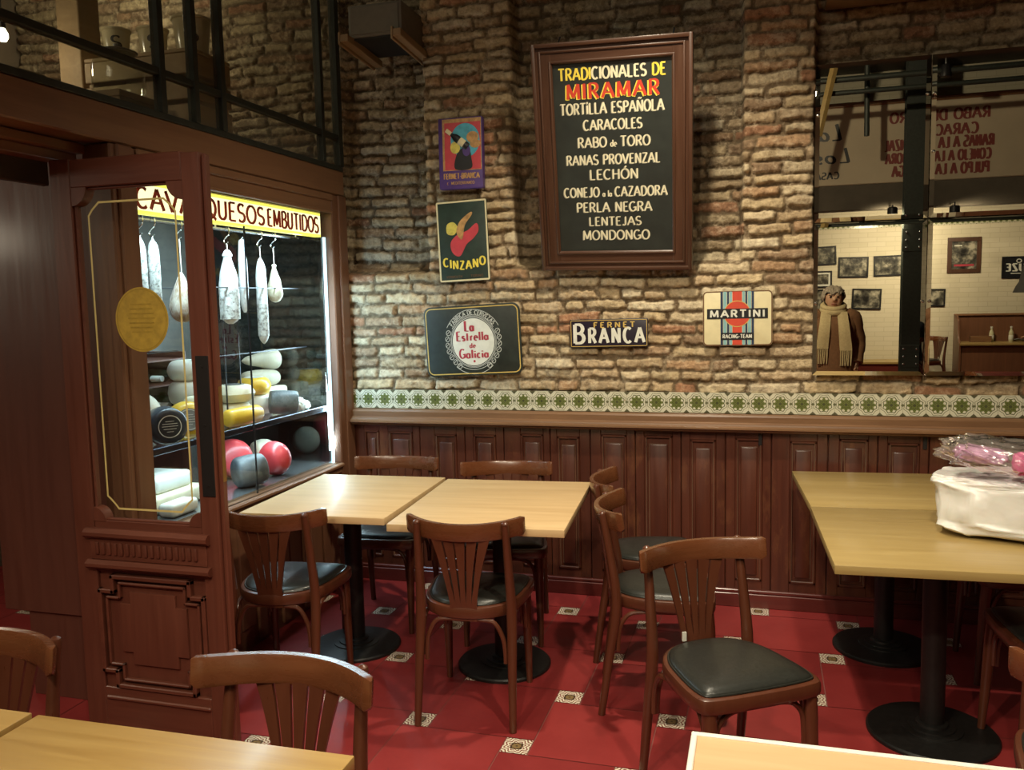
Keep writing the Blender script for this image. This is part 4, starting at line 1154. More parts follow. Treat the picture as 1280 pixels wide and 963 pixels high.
lettering(bm, 'VERMOUTH', -.060, -.196, .012, .090, .14, .18, 0, .2, y=-.0014, mi=1); lettering(bm, 'TORINO', .070, -.196, .012, .070, .14, .18, 0, .2, y=-.0014, mi=1)
link_bm('lettering', bm, ['yellow', 'rust'], pl, 0)

# ------------------------------------------------------------------ loudspeaker box on wooden arms
t = empty('wall_speaker', 'dark grey box speaker high in the left bay of the brick wall', 'speaker', (-1.92, 4.36, 2.92))
bm = box(bmesh.new(), -.150, .150, -.170, .185, .052, .215, .008, 0, 2); link_bm('cabinet', bm, 'speaker', t)
bm = box(bmesh.new(), -.140, .140, -.160, .178, .043, .0525); link_bm('underside', bm, 'speakerd', t)
bm = box(bmesh.new(), -.135, .135, -.176, -.1705, .066, .202, .002); link_bm('front_grille', bm, 'speaker', t)
for x, g in ((-2.065, 'left'), (-1.772, 'right')):
    a = bmesh.new(); box(a, -.022, .022, -.235, .185, -.020, .018, .003); box(a, -.034, -.022, -.235, .185, -.032, .030, .002)
    o = link_bm('wooden_bracket', a, 'rawwood', None); o.location = (x, 4.36, 2.92 + .0235); o.rotation_euler = (R_(-4), 0, R_(0))
    tag(o, 'raw wooden arm under the ' + ('left end of the speaker box' if g == 'left' else 'right end of the speaker box, by the pier'), 'bracket', 'wooden arms carrying the speaker')
# pale board sticking out at the top edge, over the mirrors
bm = box(bmesh.new(), .285, 1.20, 4.30, 4.60, 2.975, 3.005, .004); tag(link_bm('wall_shelf', bm, 'rawwood'), 'pale wooden shelf above the mirrors at the top edge', 'shelf')

# ------------------------------------------------------------------ inside the display cabinet
def mould(name, white, grey, scale=60, thr=(0.45, 0.62), rough=0.7):
    m = M(name); v = m.coord('Object'); k = m.noise(v, scale, 4, 0.65)
    m.base(m.ramp(k, [(thr[0], white), (thr[1], grey)])).set(rough=rough); m.bump(k, 0.3, 0.004); return m.m
MT['salami'] = mould('mouldy_salami', (0.62, 0.62, 0.58), (0.22, 0.20, 0.18))
MT['salami2'] = mould('white_salami', (0.72, 0.72, 0.70), (0.42, 0.42, 0.42), 50, (.5, .72))
MT['ham'] = mould('netted_ham', (0.40, 0.27, 0.18), (0.62, 0.55, 0.46), 26, (.4, .6))
MT['baggy'] = mould('muslin_bag', (0.60, 0.54, 0.40), (0.38, 0.30, 0.18), 22, (.45, .65))
MT['waxy'] = plain('yellow_wax', (0.72, 0.45, 0.04), 0.35, 0, 0.15, 14, 0.2)
MT['dull_reflection'] = plain('pale_reflection', (0.34, 0.31, 0.23), 0.55, 0, 0.15, 18)
MT['creamy'] = plain('cream_rind', (0.70, 0.66, 0.50), 0.55, 0, 0.12, 14)
MT['whitey'] = plain('white_rind', (0.74, 0.73, 0.66), 0.6, 0, 0.08, 14)
MT['blackwax'] = plain('blue_black_wax', (0.035, 0.05, 0.07), 0.3, 0, 0.3, 14, 0.3)
MT['greywax'] = plain('grey_rind', (0.085, 0.10, 0.11), 0.5, 0, 0.5, 22)
MT['redwax'] = plain('red_wax', (0.62, 0.06, 0.07), 0.35, 0, 0.12, 10, 0.2)
MT['label_dark'] = plain('dark_label', (0.03, 0.035, 0.04), 0.4)
MT['label_grey'] = plain('grey_label', (0.20, 0.22, 0.23), 0.4, 0, 0.4, 40)
MT['label_white'] = plain('white_label', (0.66, 0.68, 0.66), 0.4)
MT['string'] = plain('string', (0.62, 0.52, 0.46), 0.8)
MT['bottle'] = plain('dark_bottle', (0.010, 0.016, 0.010), 0.1, 0, 0.2, 10, 0.4)

def hung(name, label, y, ztop, prof, mat, cat='sausage', x=-2.45, group='cured meats hanging in the cabinet', bend=0.0, net=False, band=None, lumps=.004):
    t = empty(name, label, cat, (x, y, ztop), group=group)
    zh = 1.965
    bm = bmesh.new()
    hk = [(0, 0, zh + .006 - ztop + .004), (.012, 0, zh + .012 - ztop), (.018, 0, zh - ztop), (.014, 0, zh - .022 - ztop), (0, 0, zh - .034 - ztop), (-.014, 0, zh - .05 - ztop), (-.006, 0, zh - .066 - ztop), (.010, 0, zh - .058 - ztop)]
    tube(bm, catmull(hk, 4, False), .0028, 6); link_bm('hook', bm, 'chrome', t)
    if zh - .062 - ztop > .004:
        bm = tube(bmesh.new(), [(0, 0, zh - .064 - ztop), (.002, 0, 0)], .0022, 6); link_bm('string', bm, 'string', t)
    bm = bmesh.new(); n = 20; rs = []
    P = catmull([(r, z, 0) for r, z in prof], 5, False)
    for p in P:
        r, z = max(p.x, .0015), p.y
        ring = []
        for k in range(n):
            a = 2 * PI * k / n
            rr = r * (1 + lumps / .02 * .22 * (math.sin(3 * a + z * 60 + y * 9) * .5 + math.sin(5 * a - z * 90 + y * 31) * .4))
            ring.append(Vector((bend * z * z + rr * math.cos(a), rr * math.sin(a), z)))
        rs.append(ring)
    rings(bm, rs); b = link_bm('body', bm, mat, t, 60)
    if net:
        bm = bmesh.new()
        for k in range(10):
            for sgn in (-1, 1):
                pts = []
                for p in P[1:-1:2]:
                    a = 2 * PI * k / 10 + sgn * p.y * 7; pts.append((max(p.x, .002) * 1.05 * math.cos(a), max(p.x, .002) * 1.05 * math.sin(a), p.y))
                tube(bm, pts, .0010, 4)
        link_bm('netting', bm, 'string', b)
    if band:
        bm = lathe(bmesh.new(), [(band[2], band[0]), (band[2] + .001, band[0] + .001), (band[2] + .001, band[1]), (band[2], band[1])], 20); link_bm('paper_band', bm, band[3], b)
    return t
L_ = lambda r, h: [(.002, 0), (.006, -.012), (r * .75, -.035), (r, -.08), (r * 1.02, -h * .5), (r, -h + .06), (r * .7, -h + .02), (.004, -h)]
hung('salami', 'grey speckled salami hanging at the far left, half behind the gold sticker', 2.988, 1.895, L_(.020, .30), 'salami')
hung('salami', 'thicker grey speckled salami beside the leftmost one', 3.062, 1.897, L_(.024, .32), 'salami')
hung('ham', 'netted brown ham hanging on a long string behind the glazed door', 3.235, 1.757, [(.002, 0), (.008, -.012), (.016, -.03), (.040, -.09), (.056, -.15), (.050, -.19), (.026, -.215), (.003, -.222)], 'ham', 'ham', net=True)
hung('salami', 'fat white salami hanging just right of the door edge', 3.582, 1.872, [(.002, 0), (.014, -.008), (.024, -.03), (.019, -.045), (.040, -.12), (.046, -.20), (.046, -.29), (.036, -.335), (.010, -.355)], 'salami2', band=(-.332, -.19, .046, 'salami'))
hung('sausage', 'long thin white sausage hanging between the fat salami and the banded one', 3.706, 1.930, [(.003, 0), (.014, -.01), (.018, -.05), (.022, -.15), (.022, -.26), (.016, -.33), (.006, -.36)], 'salami2')
hung('sausage', 'white sausage with a striped paper band and a speckled lower half', 3.862, 1.846, [(.002, 0), (.010, -.012), (.020, -.04), (.026, -.09), (.027, -.20), (.026, -.38), (.018, -.42), (.003, -.44)], 'salami2', band=(-.43 + .03, -.235, .0268, 'salami'))
hung('cured_cheese', 'small drop shaped cheese in a muslin bag on a long string', 3.988, 1.817, [(.002, 0), (.012, -.006), (.010, -.022), (.022, -.06), (.037, -.12), (.038, -.16), (.024, -.19), (.003, -.2)], 'baggy', 'cheese', lumps=.008)

GCH = 'cheeses inside the display cabinet'
def wheel(label, c, r, h, mat, axis=(0, 0, 1), rim=.3, lab=None, bulge=.04, cat='cheese', name='round_cheese'):
    t = empty(name, label, cat, c, group=GCH)
    q = Vector(axis).normalized().to_track_quat('Z', 'Y'); t.rotation_euler = q.to_euler()
    e = min(r, h) * rim
    prof = [(0, -h / 2), (r - e, -h / 2)] + [(r - e + e * math.sin(R_(a)), -h / 2 + e - e * math.cos(R_(a))) for a in (25, 50, 75)] + [(r * (1 + bulge), 0)] + [(r - e + e * math.sin(R_(a)), h / 2 - e + e * math.cos(R_(a))) for a in (75, 50, 25)] + [(r - e, h / 2), (0, h / 2)]
    b = link_bm('rind', lathe(bmesh.new(), prof, 36), mat, t, 50)
    if lab:
        k = lab[1]
        bm = lathe(bmesh.new(), [(0, h / 2), (k, h / 2), (k, h / 2 + .0012), (0, h / 2 + .0012)], 30); lb = link_bm('label', bm, lab[0], t)
        bm = bmesh.new(); mpz = lambda a_, b_: Vector((a_, b_, h / 2 + .0018))
        ribbon(bm, ell(0, 0, k * .88, k * .88, 30), k * .07, closed=True, mp=mpz, ld=(0, 0, 1))
        for s_, w_ in ((.42, .34), (.22, .58), (.02, .62), (-.20, .50), (-.42, .26)): ribbon(bm, [(-k * w_, s_ * k), (k * w_, s_ * k)], k * (.05 if s_ else .16), mp=mpz, ld=(0, 0, 1))
        link_bm('label_print', bm, 'label_white', lb, 0)
    return t
F = (.76, -.63, .10)
wheel('blue black waxed cheese with a dark round label, leftmost on the glass shelf', (-2.42, 3.035, 1.106), .078, .13, 'blackwax', (.80, -.60, .02), .25, ('label_dark', .052))
wheel('yellow waxed cheese with a grey round label, second from the left on the shelf', (-2.43, 3.185, 1.108), .080, .13, 'waxy', (.74, -.66, .12), .45, ('label_grey', .050))
wheel('big white cheese wheel standing behind the blue black one', (-2.62, 3.10, 1.131), .104, .12, 'whitey', (.75, -.65, .0), .5)
wheel('cream cheese cylinder half hidden by the dark lock plate of the door', (-2.45, 3.335, 1.112), .082, .17, 'creamy', rim=.25)
wheel('yellow waxed loaf of cheese lying right of the door edge', (-2.42, 3.60, 1.070), .043, .24, 'waxy', (.10, 1, 0), .5)
wheel('cream wheel at the bottom of the short stack behind the yellow loaf', (-2.57, 3.725, 1.074), .098, .094, 'creamy', rim=.4)
wheel('cream wheel with a dark band lying on top of the yellow loaf stack', (-2.55, 3.725, 1.166), .100, .088, 'creamy', rim=.5, lab=('label_dark', .05))
wheel('white wheel under the yellow capped one', (-2.60, 3.985, 1.078), .088, .102, 'whitey', rim=.3)
wheel('yellow waxed wheel crowning the middle stack', (-2.60, 3.980, 1.176), .086, .092, 'waxy', rim=.45, lab=('label_white', .05))
wheel('grey cylinder cheese with a white patch on its side, right of the middle', (-2.43, 3.985, 1.090), .062, .145, 'greywax', (.75, .62, -.08), .2, ('tan', .045))
for i, z in enumerate((1.084, 1.198)): wheel(('bottom white wheel of the tall back stack', 'middle white wheel of the tall back stack')[i], (-2.60, 3.475, z), .112, .112, 'whitey', rim=.3)
wheel('topmost white wheel of the tall stack behind the door edge', (-2.61, 3.47, 1.304), .100, .098, 'whitey', rim=.4)
def block(label, x0, x1, y0, y1, z0, z1, mat):
    bm = box(bmesh.new(), x0, x1, y0, y1, z0, z1, .018, 0, 3); o = link_bm('cheese_block', bm, mat, None); return tag(o, label, 'cheese', GCH)
def reflected_shape(label, c, prof, rot, mat):  # pale solids added where the side glass shows reflections
    t = empty('reflected_ham', label, 'ham', c, (0, 0, R_(rot)), GCH)
    P = catmull([(r, x, 0) for r, x in prof], 5, False)
    bm = lathe(bmesh.new(), [(p.x, p.y) for p in P], 24, 0, (0, 0, 0), 'X'); link_bm('body', bm, mat, t, 60)
    return t
block('cream block under the two pale reflection shapes at the right end of the shelf', -2.72, -2.55, 4.05, 4.24, 1.0265, 1.158, 'creamy')
reflected_shape('long pale ham shape added for a reflection in the side glass, on the cream block', (-2.635, 4.10, 1.206), [(.003, -.12), (.036, -.10), (.047, -.04), (.047, .05), (.034, .10), (.003, .12)], 62, 'dull_reflection')
reflected_shape('pear shaped pale form added for a reflection, on top of the long one', (-2.635, 4.12, 1.306), [(.003, -.12), (.022, -.09), (.036, -.03), (.054, .04), (.052, .09), (.003, .12)], 62, 'dull_reflection')
# star shaped patch on the grey cheese
bm = bmesh.new(); st = []
for k in range(14):
    a = 2 * PI * k / 14; r = .030 * (1 if k % 2 else .6); st.append((r * math.cos(a), r * math.sin(a)))
q = [Vector((.0632 * math.cos(b / .063), .0632 * math.sin(b / .063), a)) for a, b in st]
f = bm.faces.new([bm.verts.new(p) for p in q])
gc = [o for o in C.objects if o.get('label', '').startswith('grey cylinder cheese')][0]
o = link_bm('white_patch', bm, 'label_white', gc, 0); o.rotation_euler = (0, 0, R_(55))
# crumpled wrapped pieces at the right end
def crumple(label, c, sx, sy, sz, mat, seed, amp=.012, cat='cheese', name='wrapped_cheese', ex=.6, rot=0, group=GCH, sub=4, parent=None, freq=26):
    bm = bmesh.new(); bmesh.ops.create_icosphere(bm, subdivisions=sub, radius=1)
    cs = np.array([v.co[:] for v in bm.verts])
    p = np.sign(cs) * np.abs(cs) ** ex
    n1 = np.abs(fbm(cs[:, 0] * 3 + cs[:, 2] * 2 + 20, cs[:, 1] * 3 - cs[:, 2] * 1.5 + 20, seed, 3)); n2 = fbm(cs[:, 0] * freq * .3 + 40, cs[:, 1] * freq * .3 + cs[:, 2] * 5 + 40, seed + 9, 3)
    k = 1 + (n1 * 2.0 - .3) * amp / min(sx, sy, sz) + n2 * amp * .5 / min(sx, sy, sz)
    p = p * k[:, None] * np.array([sx, sy, sz])
    p[:, 2] = np.maximum(p[:, 2], -sz)
    for v, q in zip(bm.verts, p): v.co = Vector(q)
    o = link_bm(name, bm, mat, parent, 180); o.location = c; o.rotation_euler = (0, 0, R_(rot))
    if parent is None: tag(o, label, cat, group)
    return o
crumple('crumpled white wrapped piece on the shelf at the right end', (-2.43, 4.145, 1.055), .050, .040, .028, 'paper', 3)
crumple('smaller crumpled white wrapped piece in the right corner of the shelf', (-2.50, 4.215, 1.060), .050, .036, .032, 'paper', 14)
wheel('red waxed cheese at the back of the cabinet floor', (-2.61, 3.77, .822), .098, .13, 'redwax', (.75, -.6, .25), .5)
wheel('red waxed cheese lying in front of the other red one', (-2.42, 3.86, .812), .088, .12, 'redwax', (.2, .9, .1), .6)
wheel('cream cheese on the cabinet floor right of the red ones', (-2.60, 4.03, .800), .078, .12, 'creamy', (.5, .8, .0), .5)
wheel('grey blue cheese with a white ring label at the front of the cabinet floor', (-2.40, 3.60, .800), .076, .15, 'greywax', (.55, .80, .05), .3, ('label_grey', .05))
block('large cream cheese block at the lower left of the cabinet', -2.72, -2.45, 2.98, 3.32, .7225, .800, 'creamy')
block('white cheese block lying on the large cream one', -2.68, -2.48, 3.03, 3.27, .8005, .872, 'whitey')
block('small cream block at the front of the cabinet floor, seen through the door', -2.43, -2.345, 2.96, 3.13, .7225, .782, 'whitey')
# bottles lying in a small rack behind
rk = empty('bottle_rack', 'small dark rack of lying bottles at the back left of the cabinet', 'rack', (-2.88, 3.47, .722))
bm = bmesh.new()
for z in (.365, .498): box(bm, -.13, .10, -.19, .19, z, z + .010, .002)
box(bm, -.13, .10, -.20, -.19, 0, .66, .002); box(bm, -.13, .10, .19, .20, 0, .66, .002); box(bm, -.13, .10, -.19, .19, .62, .63, .002); box(bm, -.13, .10, -.19, .19, .20, .21, .002)
link_bm('frame', bm, 'panel', rk)
for i, (y, z, lab) in enumerate(((3.40, 1.268, 'white capped bottle lying on the upper rack board, left one'), (3.545, 1.268, 'white capped bottle lying on the upper rack board, right one'), (3.44, 1.135, 'white capped bottle lying on the lower rack board, left one'), (3.56, 1.135, 'white capped bottle lying on the lower rack board, right one'))):
    t = empty('wine_bottle', lab, 'bottle', (-2.84, y, z), group='bottles lying in the cabinet rack')
    bm = lathe(bmesh.new(), [(0, -.16), (.034, -.16), (.036, -.15), (.036, .0), (.030, .03), (.015, .06), (.0135, .10), (.0135, .118)], 20, 0, (0, 0, 0), 'X'); link_bm('body', bm, 'bottle', t)
    bm = lathe(bmesh.new(), [(.0142, .066), (.0150, .07), (.0150, .126), (.013, .1275), (0, .1275)], 16, 0, (0, 0, 0), 'X'); link_bm('capsule', bm, 'label_white', t)

# ------------------------------------------------------------------ things stored on the loft over the cabinet
def crate():
    t = empty('wooden_crate', 'brown slatted wooden crate on the loft, under the glazed pots', 'crate', (-2.575, 3.325, 2.36))
    for i, z in enumerate((.015, .12, .225)):
        bm = box(bmesh.new(), -.275, .275, -.135, -.122, z, z + .085, .003); box(bm, -.275, .275, .122, .135, z, z + .085, .003); box(bm, -.275, -.262, -.122, .122, z, z + .085, .003); box(bm, .262, .275, -.122, .122, z, z + .085, .003)
        link_bm('slats', bm, 'rawwood', t)
    bm = box(bmesh.new(), -.275, .275, -.135, .135, .312, .328, .003); link_bm('lid', bm, 'rawwood', t)
    bm = bmesh.new()
    for x in (-.255, .255):
        for y in (-.115, .115): box(bm, x - .012, x + .012, y - .007, y + .007, 0, .312, .002)
    link_bm('corner_posts', bm, 'rawwood', t)
crate()
for i, (x, y, r, h, lab) in enumerate(((-2.745, 3.275, .062, .135, 'cream glazed pot partly hidden by the steel bar, leftmost of the three'), (-2.60, 3.335, .066, .140, 'cream glazed pot with a dark letter, middle one of the three'), (-2.405, 3.345, .084, .165, 'largest cream glazed pot, rightmost of the three behind the steel bars'))):
    t = empty('glazed_pot', lab, 'pot', (x, y, 2.688), group='cream pots on the crate')
    prof = [(0, 0), (r * .70, 0), (r * .74, .005), (r * .96, h - .012), (r * 1.04, h - .008), (r * 1.05, h), (r * .98, h + .002), (r * .90, h - .006), (r * .70, .012), (0, .012)]
    p = link_bm('body', lathe(bmesh.new(), prof, 36), 'lime', t)
    an = math.atan2(-y, -x); bm = bmesh.new()
    def mpp(a, b, r=r, h=h, an=an):
        rr = r * (.74 + .22 * (b / (h - .012))) + .0014
        return Vector((rr * math.cos(an + a / rr), rr * math.sin(an + a / rr), b))
    lettering(bm, 'S', 0, h * .34, h * .38, h * .30, .10, .24, 0, .1, mp=mpp); link_bm('letter', bm, 'black', p, 0)
t = empty('glass_jar', 'round clear glass jar on the white box behind the transom glazing', 'jar', (-2.53, 3.02, 2.452))
bm = lathe(bmesh.new(), [(0, 0), (.085, 0), (.100, .010), (.105, .04), (.105, .12), (.095, .15), (.070, .165), (.070, .180), (.074, .182), (.068, .184), (.064, .166), (.090, .148), (.100, .12), (.100, .04), (.095, .014), (0, .008)], 40); link_bm('body', bm, thin_glass('jar_glass', (.93, .94, .90), 1.3), t)
bm = lathe(bmesh.new(), [(0, .184), (.076, .184), (.078, .190), (.060, .198), (.02, .202), (.012, .21), (.014, .222), (0, .226)], 32); link_bm('lid', bm, 'darkgrey', t)
bm = box(bmesh.new(), -2.70, -2.40, 2.86, 3.14, 2.36, 2.452, .004); box(bm, -2.705, -2.395, 2.855, 3.145, 2.425, 2.4518, .003); tag(link_bm('storage_box', bm, 'carton'), 'flat storage box under the glass jar', 'box')
bm = box(bmesh.new(), -2.74, -2.62, 2.60, 2.74, 2.36, 2.49, .003); box(bm, -2.70, -2.66, 2.60, 2.74, 2.489, 2.4915); tag(link_bm('carton', bm, 'carton'), 'small brown carton left of the glass jar on the loft', 'box')
bm = box(bmesh.new(), -3.01, -2.89, 3.22, 3.35, 2.36, 4.6, .004); tag(link_bm('wooden_post', bm, 'rawwood'), 'upright wooden post on the loft behind the pots', 'post', kind='structure')
t = empty('glint_bulb', 'small bright bulb added for a lamp glint in the glass, left edge above the beam', 'lamp', (-3.05, 2.965, 2.755))  # bulb added in place of a lamp's reflection in the transom glass
link_bm('cord', tube(bmesh.new(), [(0, 0, .05), (0, 0, 1.845)], .004, 6), 'wire', t)
link_bm('socket', lathe(bmesh.new(), [(.012, .02), (.016, .022), (.016, .06), (.006, .066)], 16), 'black', t)
link_bm('bulb', lathe(bmesh.new(), [(0, -.034), (.014, -.030), (.022, -.016), (.022, 0), (.012, .02)], 20), glow('glint_glow', (1, .95, .82), 12), t)
point('loft_glint_light', (-3.05, 2.965, 2.69), 3.0, .03)  # added lamp that goes with the stand-in bulb

# ------------------------------------------------------------------ bags on the yellow table
m = M('white_plastic_bag'); v = m.coord('Object'); k = m.noise(v, 9, 3, .5)
m.base((0.70, 0.69, 0.66)).set(rough=0.30, spec=0.5, sss=0.1); m.bump(k, .25, .02); MT['plastic'] = m.m
def white_bag():
    bm = bmesh.new(); bmesh.ops.create_icosphere(bm, subdivisions=6, radius=1)
    cs = np.array([v.co[:] for v in bm.verts])
    p = np.sign(cs) * np.abs(cs) ** np.array([.33, .33, .24])
    sx, sy, sz = .270, .150, .112
    x, y, z = p[:, 0], p[:, 1], p[:, 2]
    top = np.clip((z + 1) / 2, 0, 1)
    zz = z * sz * (1 + .16 * x * top + .07 * np.sin(2.2 * x + 1.5 * y))
    n0 = fbm(cs[:, 0] * 1.6 + 20, cs[:, 1] * 2 + cs[:, 2] + 20, 5, 3)
    dirn = .72 * x + 1.3 * z + .3 * y
    rid = -np.abs(np.sin(dirn * 5.2 + 5 * fbm(x * 1.5 + 30, z * 1.5 + y + 30, 8, 2))) ** .6
    rid2 = -np.abs(fbm(x * 4 + 50, z * 4 + y * 3 + 50, 4, 3)) * 2
    amp = .004 + .011 * np.clip(1 - np.abs(z) * .55, 0, 1) * (y < .2)
    k = n0 * .030 + rid * amp + rid2 * .008
    X = x * sx + cs[:, 0] * k - .018 * (1 - top) * 0; Y = y * sy + cs[:, 1] * k + .02 * top * (y < 0); Z = np.maximum(zz + cs[:, 2] * k * .8, -sz)
    pull = np.exp(-((x + 1) ** 2 + (z - .8) ** 2) / .1); X = X - .022 * pull; Z = Z + .012 * pull
    for v, q in zip(bm.verts, np.stack([X, Y, Z + sz], -1)): v.co = Vector(q)
    o = link_bm('plastic_bag', bm, 'plastic', None, 180); o.location = (.872, 3.290, .7455); o.rotation_euler = (0, 0, R_(-19))
    tag(o, 'full white plastic bag lying on the yellow table', 'bag')
white_bag()
MT['film'] = thin_glass('crinkled_film', (.97, .90, .95), 2.6, .06, .05, .10)
MT['pinkpack'] = plain('pink_packet', (0.62, 0.10, 0.28), 0.4, 0, 0.35, 20, .3)
MT['lilac'] = plain('lilac_packet', (0.42, 0.22, 0.36), 0.4, 0, 0.4, 26, .3)
t = empty('clear_packet', 'crumpled clear packet with pink contents on top of the white bag', 'packet', (.815, 3.235, .987), (R_(8), R_(4), R_(-24)))
crumple('', (.0, 0, .050), .215, .105, .050, 'film', 21, .020, name='film', ex=.8, parent=t, sub=5)
crumple('', (.075, -.035, .045), .060, .045, .032, 'pinkpack', 6, .008, name='pink_filling', ex=.45, parent=t, rot=20)
crumple('', (-.085, .0, .042), .085, .045, .024, 'lilac', 9, .010, name='lilac_filling', ex=.6, parent=t, rot=-8)
crumple('', (.150, .03, .048), .045, .045, .030, 'paper', 12, .008, name='white_filling', ex=.5, parent=t)

# ------------------------------------------------------------------ mirrors
def mirror(label, x0, x1, z0, z1, clips):
    d = R_(.54); y = 4.412 - (z0 - 1.205) * math.tan(d)
    t = empty('wall_mirror', label, 'mirror', ((x0 + x1) / 2, y, z0), (d, 0, 0), 'mirrors on the brick wall')
    hw, h, b = (x1 - x0) / 2, z1 - z0, .020
    bm = bmesh.new()
    A = [bm.verts.new(p) for p in ((-hw + b, 0, b), (hw - b, 0, b), (hw - b, 0, h - b), (-hw + b, 0, h - b))]
    B = [bm.verts.new(p) for p in ((-hw, .0022, 0), (hw, .0022, 0), (hw, .0022, h), (-hw, .0022, h))]
    D = [bm.verts.new(p) for p in ((-hw, .006, 0), (hw, .006, 0), (hw, .006, h), (-hw, .006, h))]
    bm.faces.new(A)
    for i in range(4):
        j = (i + 1) % 4; bm.faces.new((B[i], B[j], A[j], A[i])); bm.faces.new((D[i], D[j], B[j], B[i]))
    bm.faces.new(list(reversed(D))); bmesh.ops.recalc_face_normals(bm, faces=bm.faces[:])
    g = link_bm('silvered_glass', bm, 'mirror', t, 0)
    bm = box(bmesh.new(), -hw + .01, hw - .01, .0062, .022, .01, h - .01, .002); link_bm('backing_board', bm, 'black', t)
    for cx, cz in clips:
        bm = lathe(bmesh.new(), [(.0, -.010), (.006, -.009), (.008, -.005), (.008, .0), (.0, .002)], 14, 0, (cx, 0, cz), 'Y'); link_bm('mirror_screw', bm, 'chrome', t)
xa, xb, xc = .238, .737, 1.236
hw = (xb - xa) / 2
mirror('lower left mirror pane, reflecting a woman in a scarf', xa, xb - .002, 1.205, 1.936, [(-hw + .012, .35), (hw - .014, .35)])
mirror('lower right mirror pane, reflecting the desk on the far side', xb + .002, xc, 1.205, 1.936, [(-hw + .014, .35)])
mirror('upper left mirror pane, reflecting black painted letters', xa, xb - .002, 1.940, 2.672, [(-hw + .012, .50), (hw - .014, .56)])
mirror('upper right mirror pane, reflecting red painted dish names', xb + .002, xc, 1.940, 2.672, [(-hw + .014, .56), (-hw + .014, .30)])

# ------------------------------------------------------------------ the far side of the room (seen in the mirrors)
bm = box(bmesh.new(), -4.6, 6.0, -5.0, -4.985, 2.375, 2.445, .002)
uvl = bm.loops.layers.uv.new('UVMap')
for f in bm.faces:
    for lp in f.loops: lp[uvl].uv = (lp.vert.co.x / .07, (lp.vert.co.z - 2.375) / .07)
struct('trim_6', 'band of patterned tiles along the top of the white brick wall', 'tile band', bm, 'frieze')
bm = box(bmesh.new(), -4.6, 6.0, -3.95, -3.78, 2.90, 3.92, .01); fas = struct('wall_fascia', 'cream fascia across the room with painted dish names', 'fascia', bm, plain('cream_fascia', (.50, .42, .30), .7, 0, .06, 3))
bm = box(bmesh.new(), -4.6, 6.0, -4.05, -3.79, 2.56, 2.90, .01); box(bm, -4.6, 6.0, -5.0, -4.05, 2.75, 2.90)
struct('ceiling_gallery', 'dark beam and underside of the gallery over the far side', 'beam', bm, 'ceil')
bm = box(bmesh.new(), -4.6, 6.0, -4.0, -3.77, 3.92, 3.98, .01); struct('trim_7', 'brown ledge on top of the cream fascia', 'ledge', bm, 'beam')
def wtext(s, xs, z0, z1, wd, mat, slant=0, tm=(.12, .26)):
    bm = bmesh.new(); mpw = lambda a, b: Vector((-a, -3.778, b))
    lettering(bm, s, -xs + wd / 2, z0, (z1 - z0), wd, tm[0], tm[1], .05, .16, mp=mpw, slant=slant, ld=(0, 1, 0))
    link_bm('painted_lettering', bm, mat, fas, 0)
for s, xs, z0, z1, wd in (('RABO DE TORO', 2.795, 3.667, 3.80, 1.18), ('CARACOLES', 2.66, 3.476, 3.61, .86), ('RANAS A LA PROVENZAL', 2.85, 3.312, 3.45, 1.30), ('CONEJO A LA CAZADORA', 2.82, 3.145, 3.275, 1.25), ('PULPO A LA GALLEGA', 2.805, 2.975, 3.11, 1.15)):
    wtext(s, xs, z0, z1, wd, MT['faded'])
wtext('La', 1.02, 3.50, 3.71, .28, 'black', .25, (.10, .22)); wtext('Los', 1.13, 3.20, 3.39, .44, 'black', .25, (.10, .22)); wtext('CASA', .985, 2.99, 3.08, .30, 'black')
# steel column with bolted plates
t = empty('steel_column', 'black bolted steel column on the far side of the room', 'column', (1.89, -3.62, 0), kind='structure')
bm = box(bmesh.new(), -.115, .115, -.09, -.075, 0, 4.6, .003); box(bm, -.115, .115, .075, .09, 0, 4.6, .003); box(bm, -.012, .012, -.075, .075, 0, 4.6)
link_bm('flanges', bm, 'steel_bar', t)
for z in (.45, 1.98):
    bm = box(bmesh.new(), -.13, .13, .09, .10, z, z + .30, .003); pl_ = link_bm('splice_plate', bm, 'steel_bar', t)
    bm = bmesh.new()
    for x in (-.08, .08):
        for q in (.05, .15, .25): lathe(bm, [(.016, .10), (.014, .108), (.004, .112)], 10, 0, (x, 0, z + q), 'Y')
    link_bm('bolt_heads', bm, 'steel', pl_)
def picture(label, x0, x1, z0, z1, mat, fw=.022, mount=0.0, seed=0, name='framed_photo', tilt=0):
    cx, cz = (x0 + x1) / 2, (z0 + z1) / 2; w2, h2 = (x1 - x0) / 2, (z1 - z0) / 2
    t = empty(name, label, 'picture', (cx, -4.984, cz), (0, R_(tilt), 0), 'framed pictures on the white brick wall')
    bm = bmesh.new()
    for q in ((-w2, w2, h2 - fw, h2), (-w2, w2, -h2, -h2 + fw), (-w2, -w2 + fw, -h2 + fw, h2 - fw), (w2 - fw, w2, -h2 + fw, h2 - fw)): box(bm, q[0], q[1], -.014, .012, q[2], q[3], .003)
    link_bm('frame', bm, 'black' if fw < .04 else 'framewood', t)
    bm = box(bmesh.new(), -w2 + fw, w2 - fw, -.012, 0, -h2 + fw, h2 - fw); pr = link_bm('print', bm, mat if not mount else 'offwhite', t)
    if mount: link_bm('photo', box(bmesh.new(), -w2 + mount, w2 - mount, 0, .002, -h2 + mount, h2 - mount), mat, pr)
    return t, pr
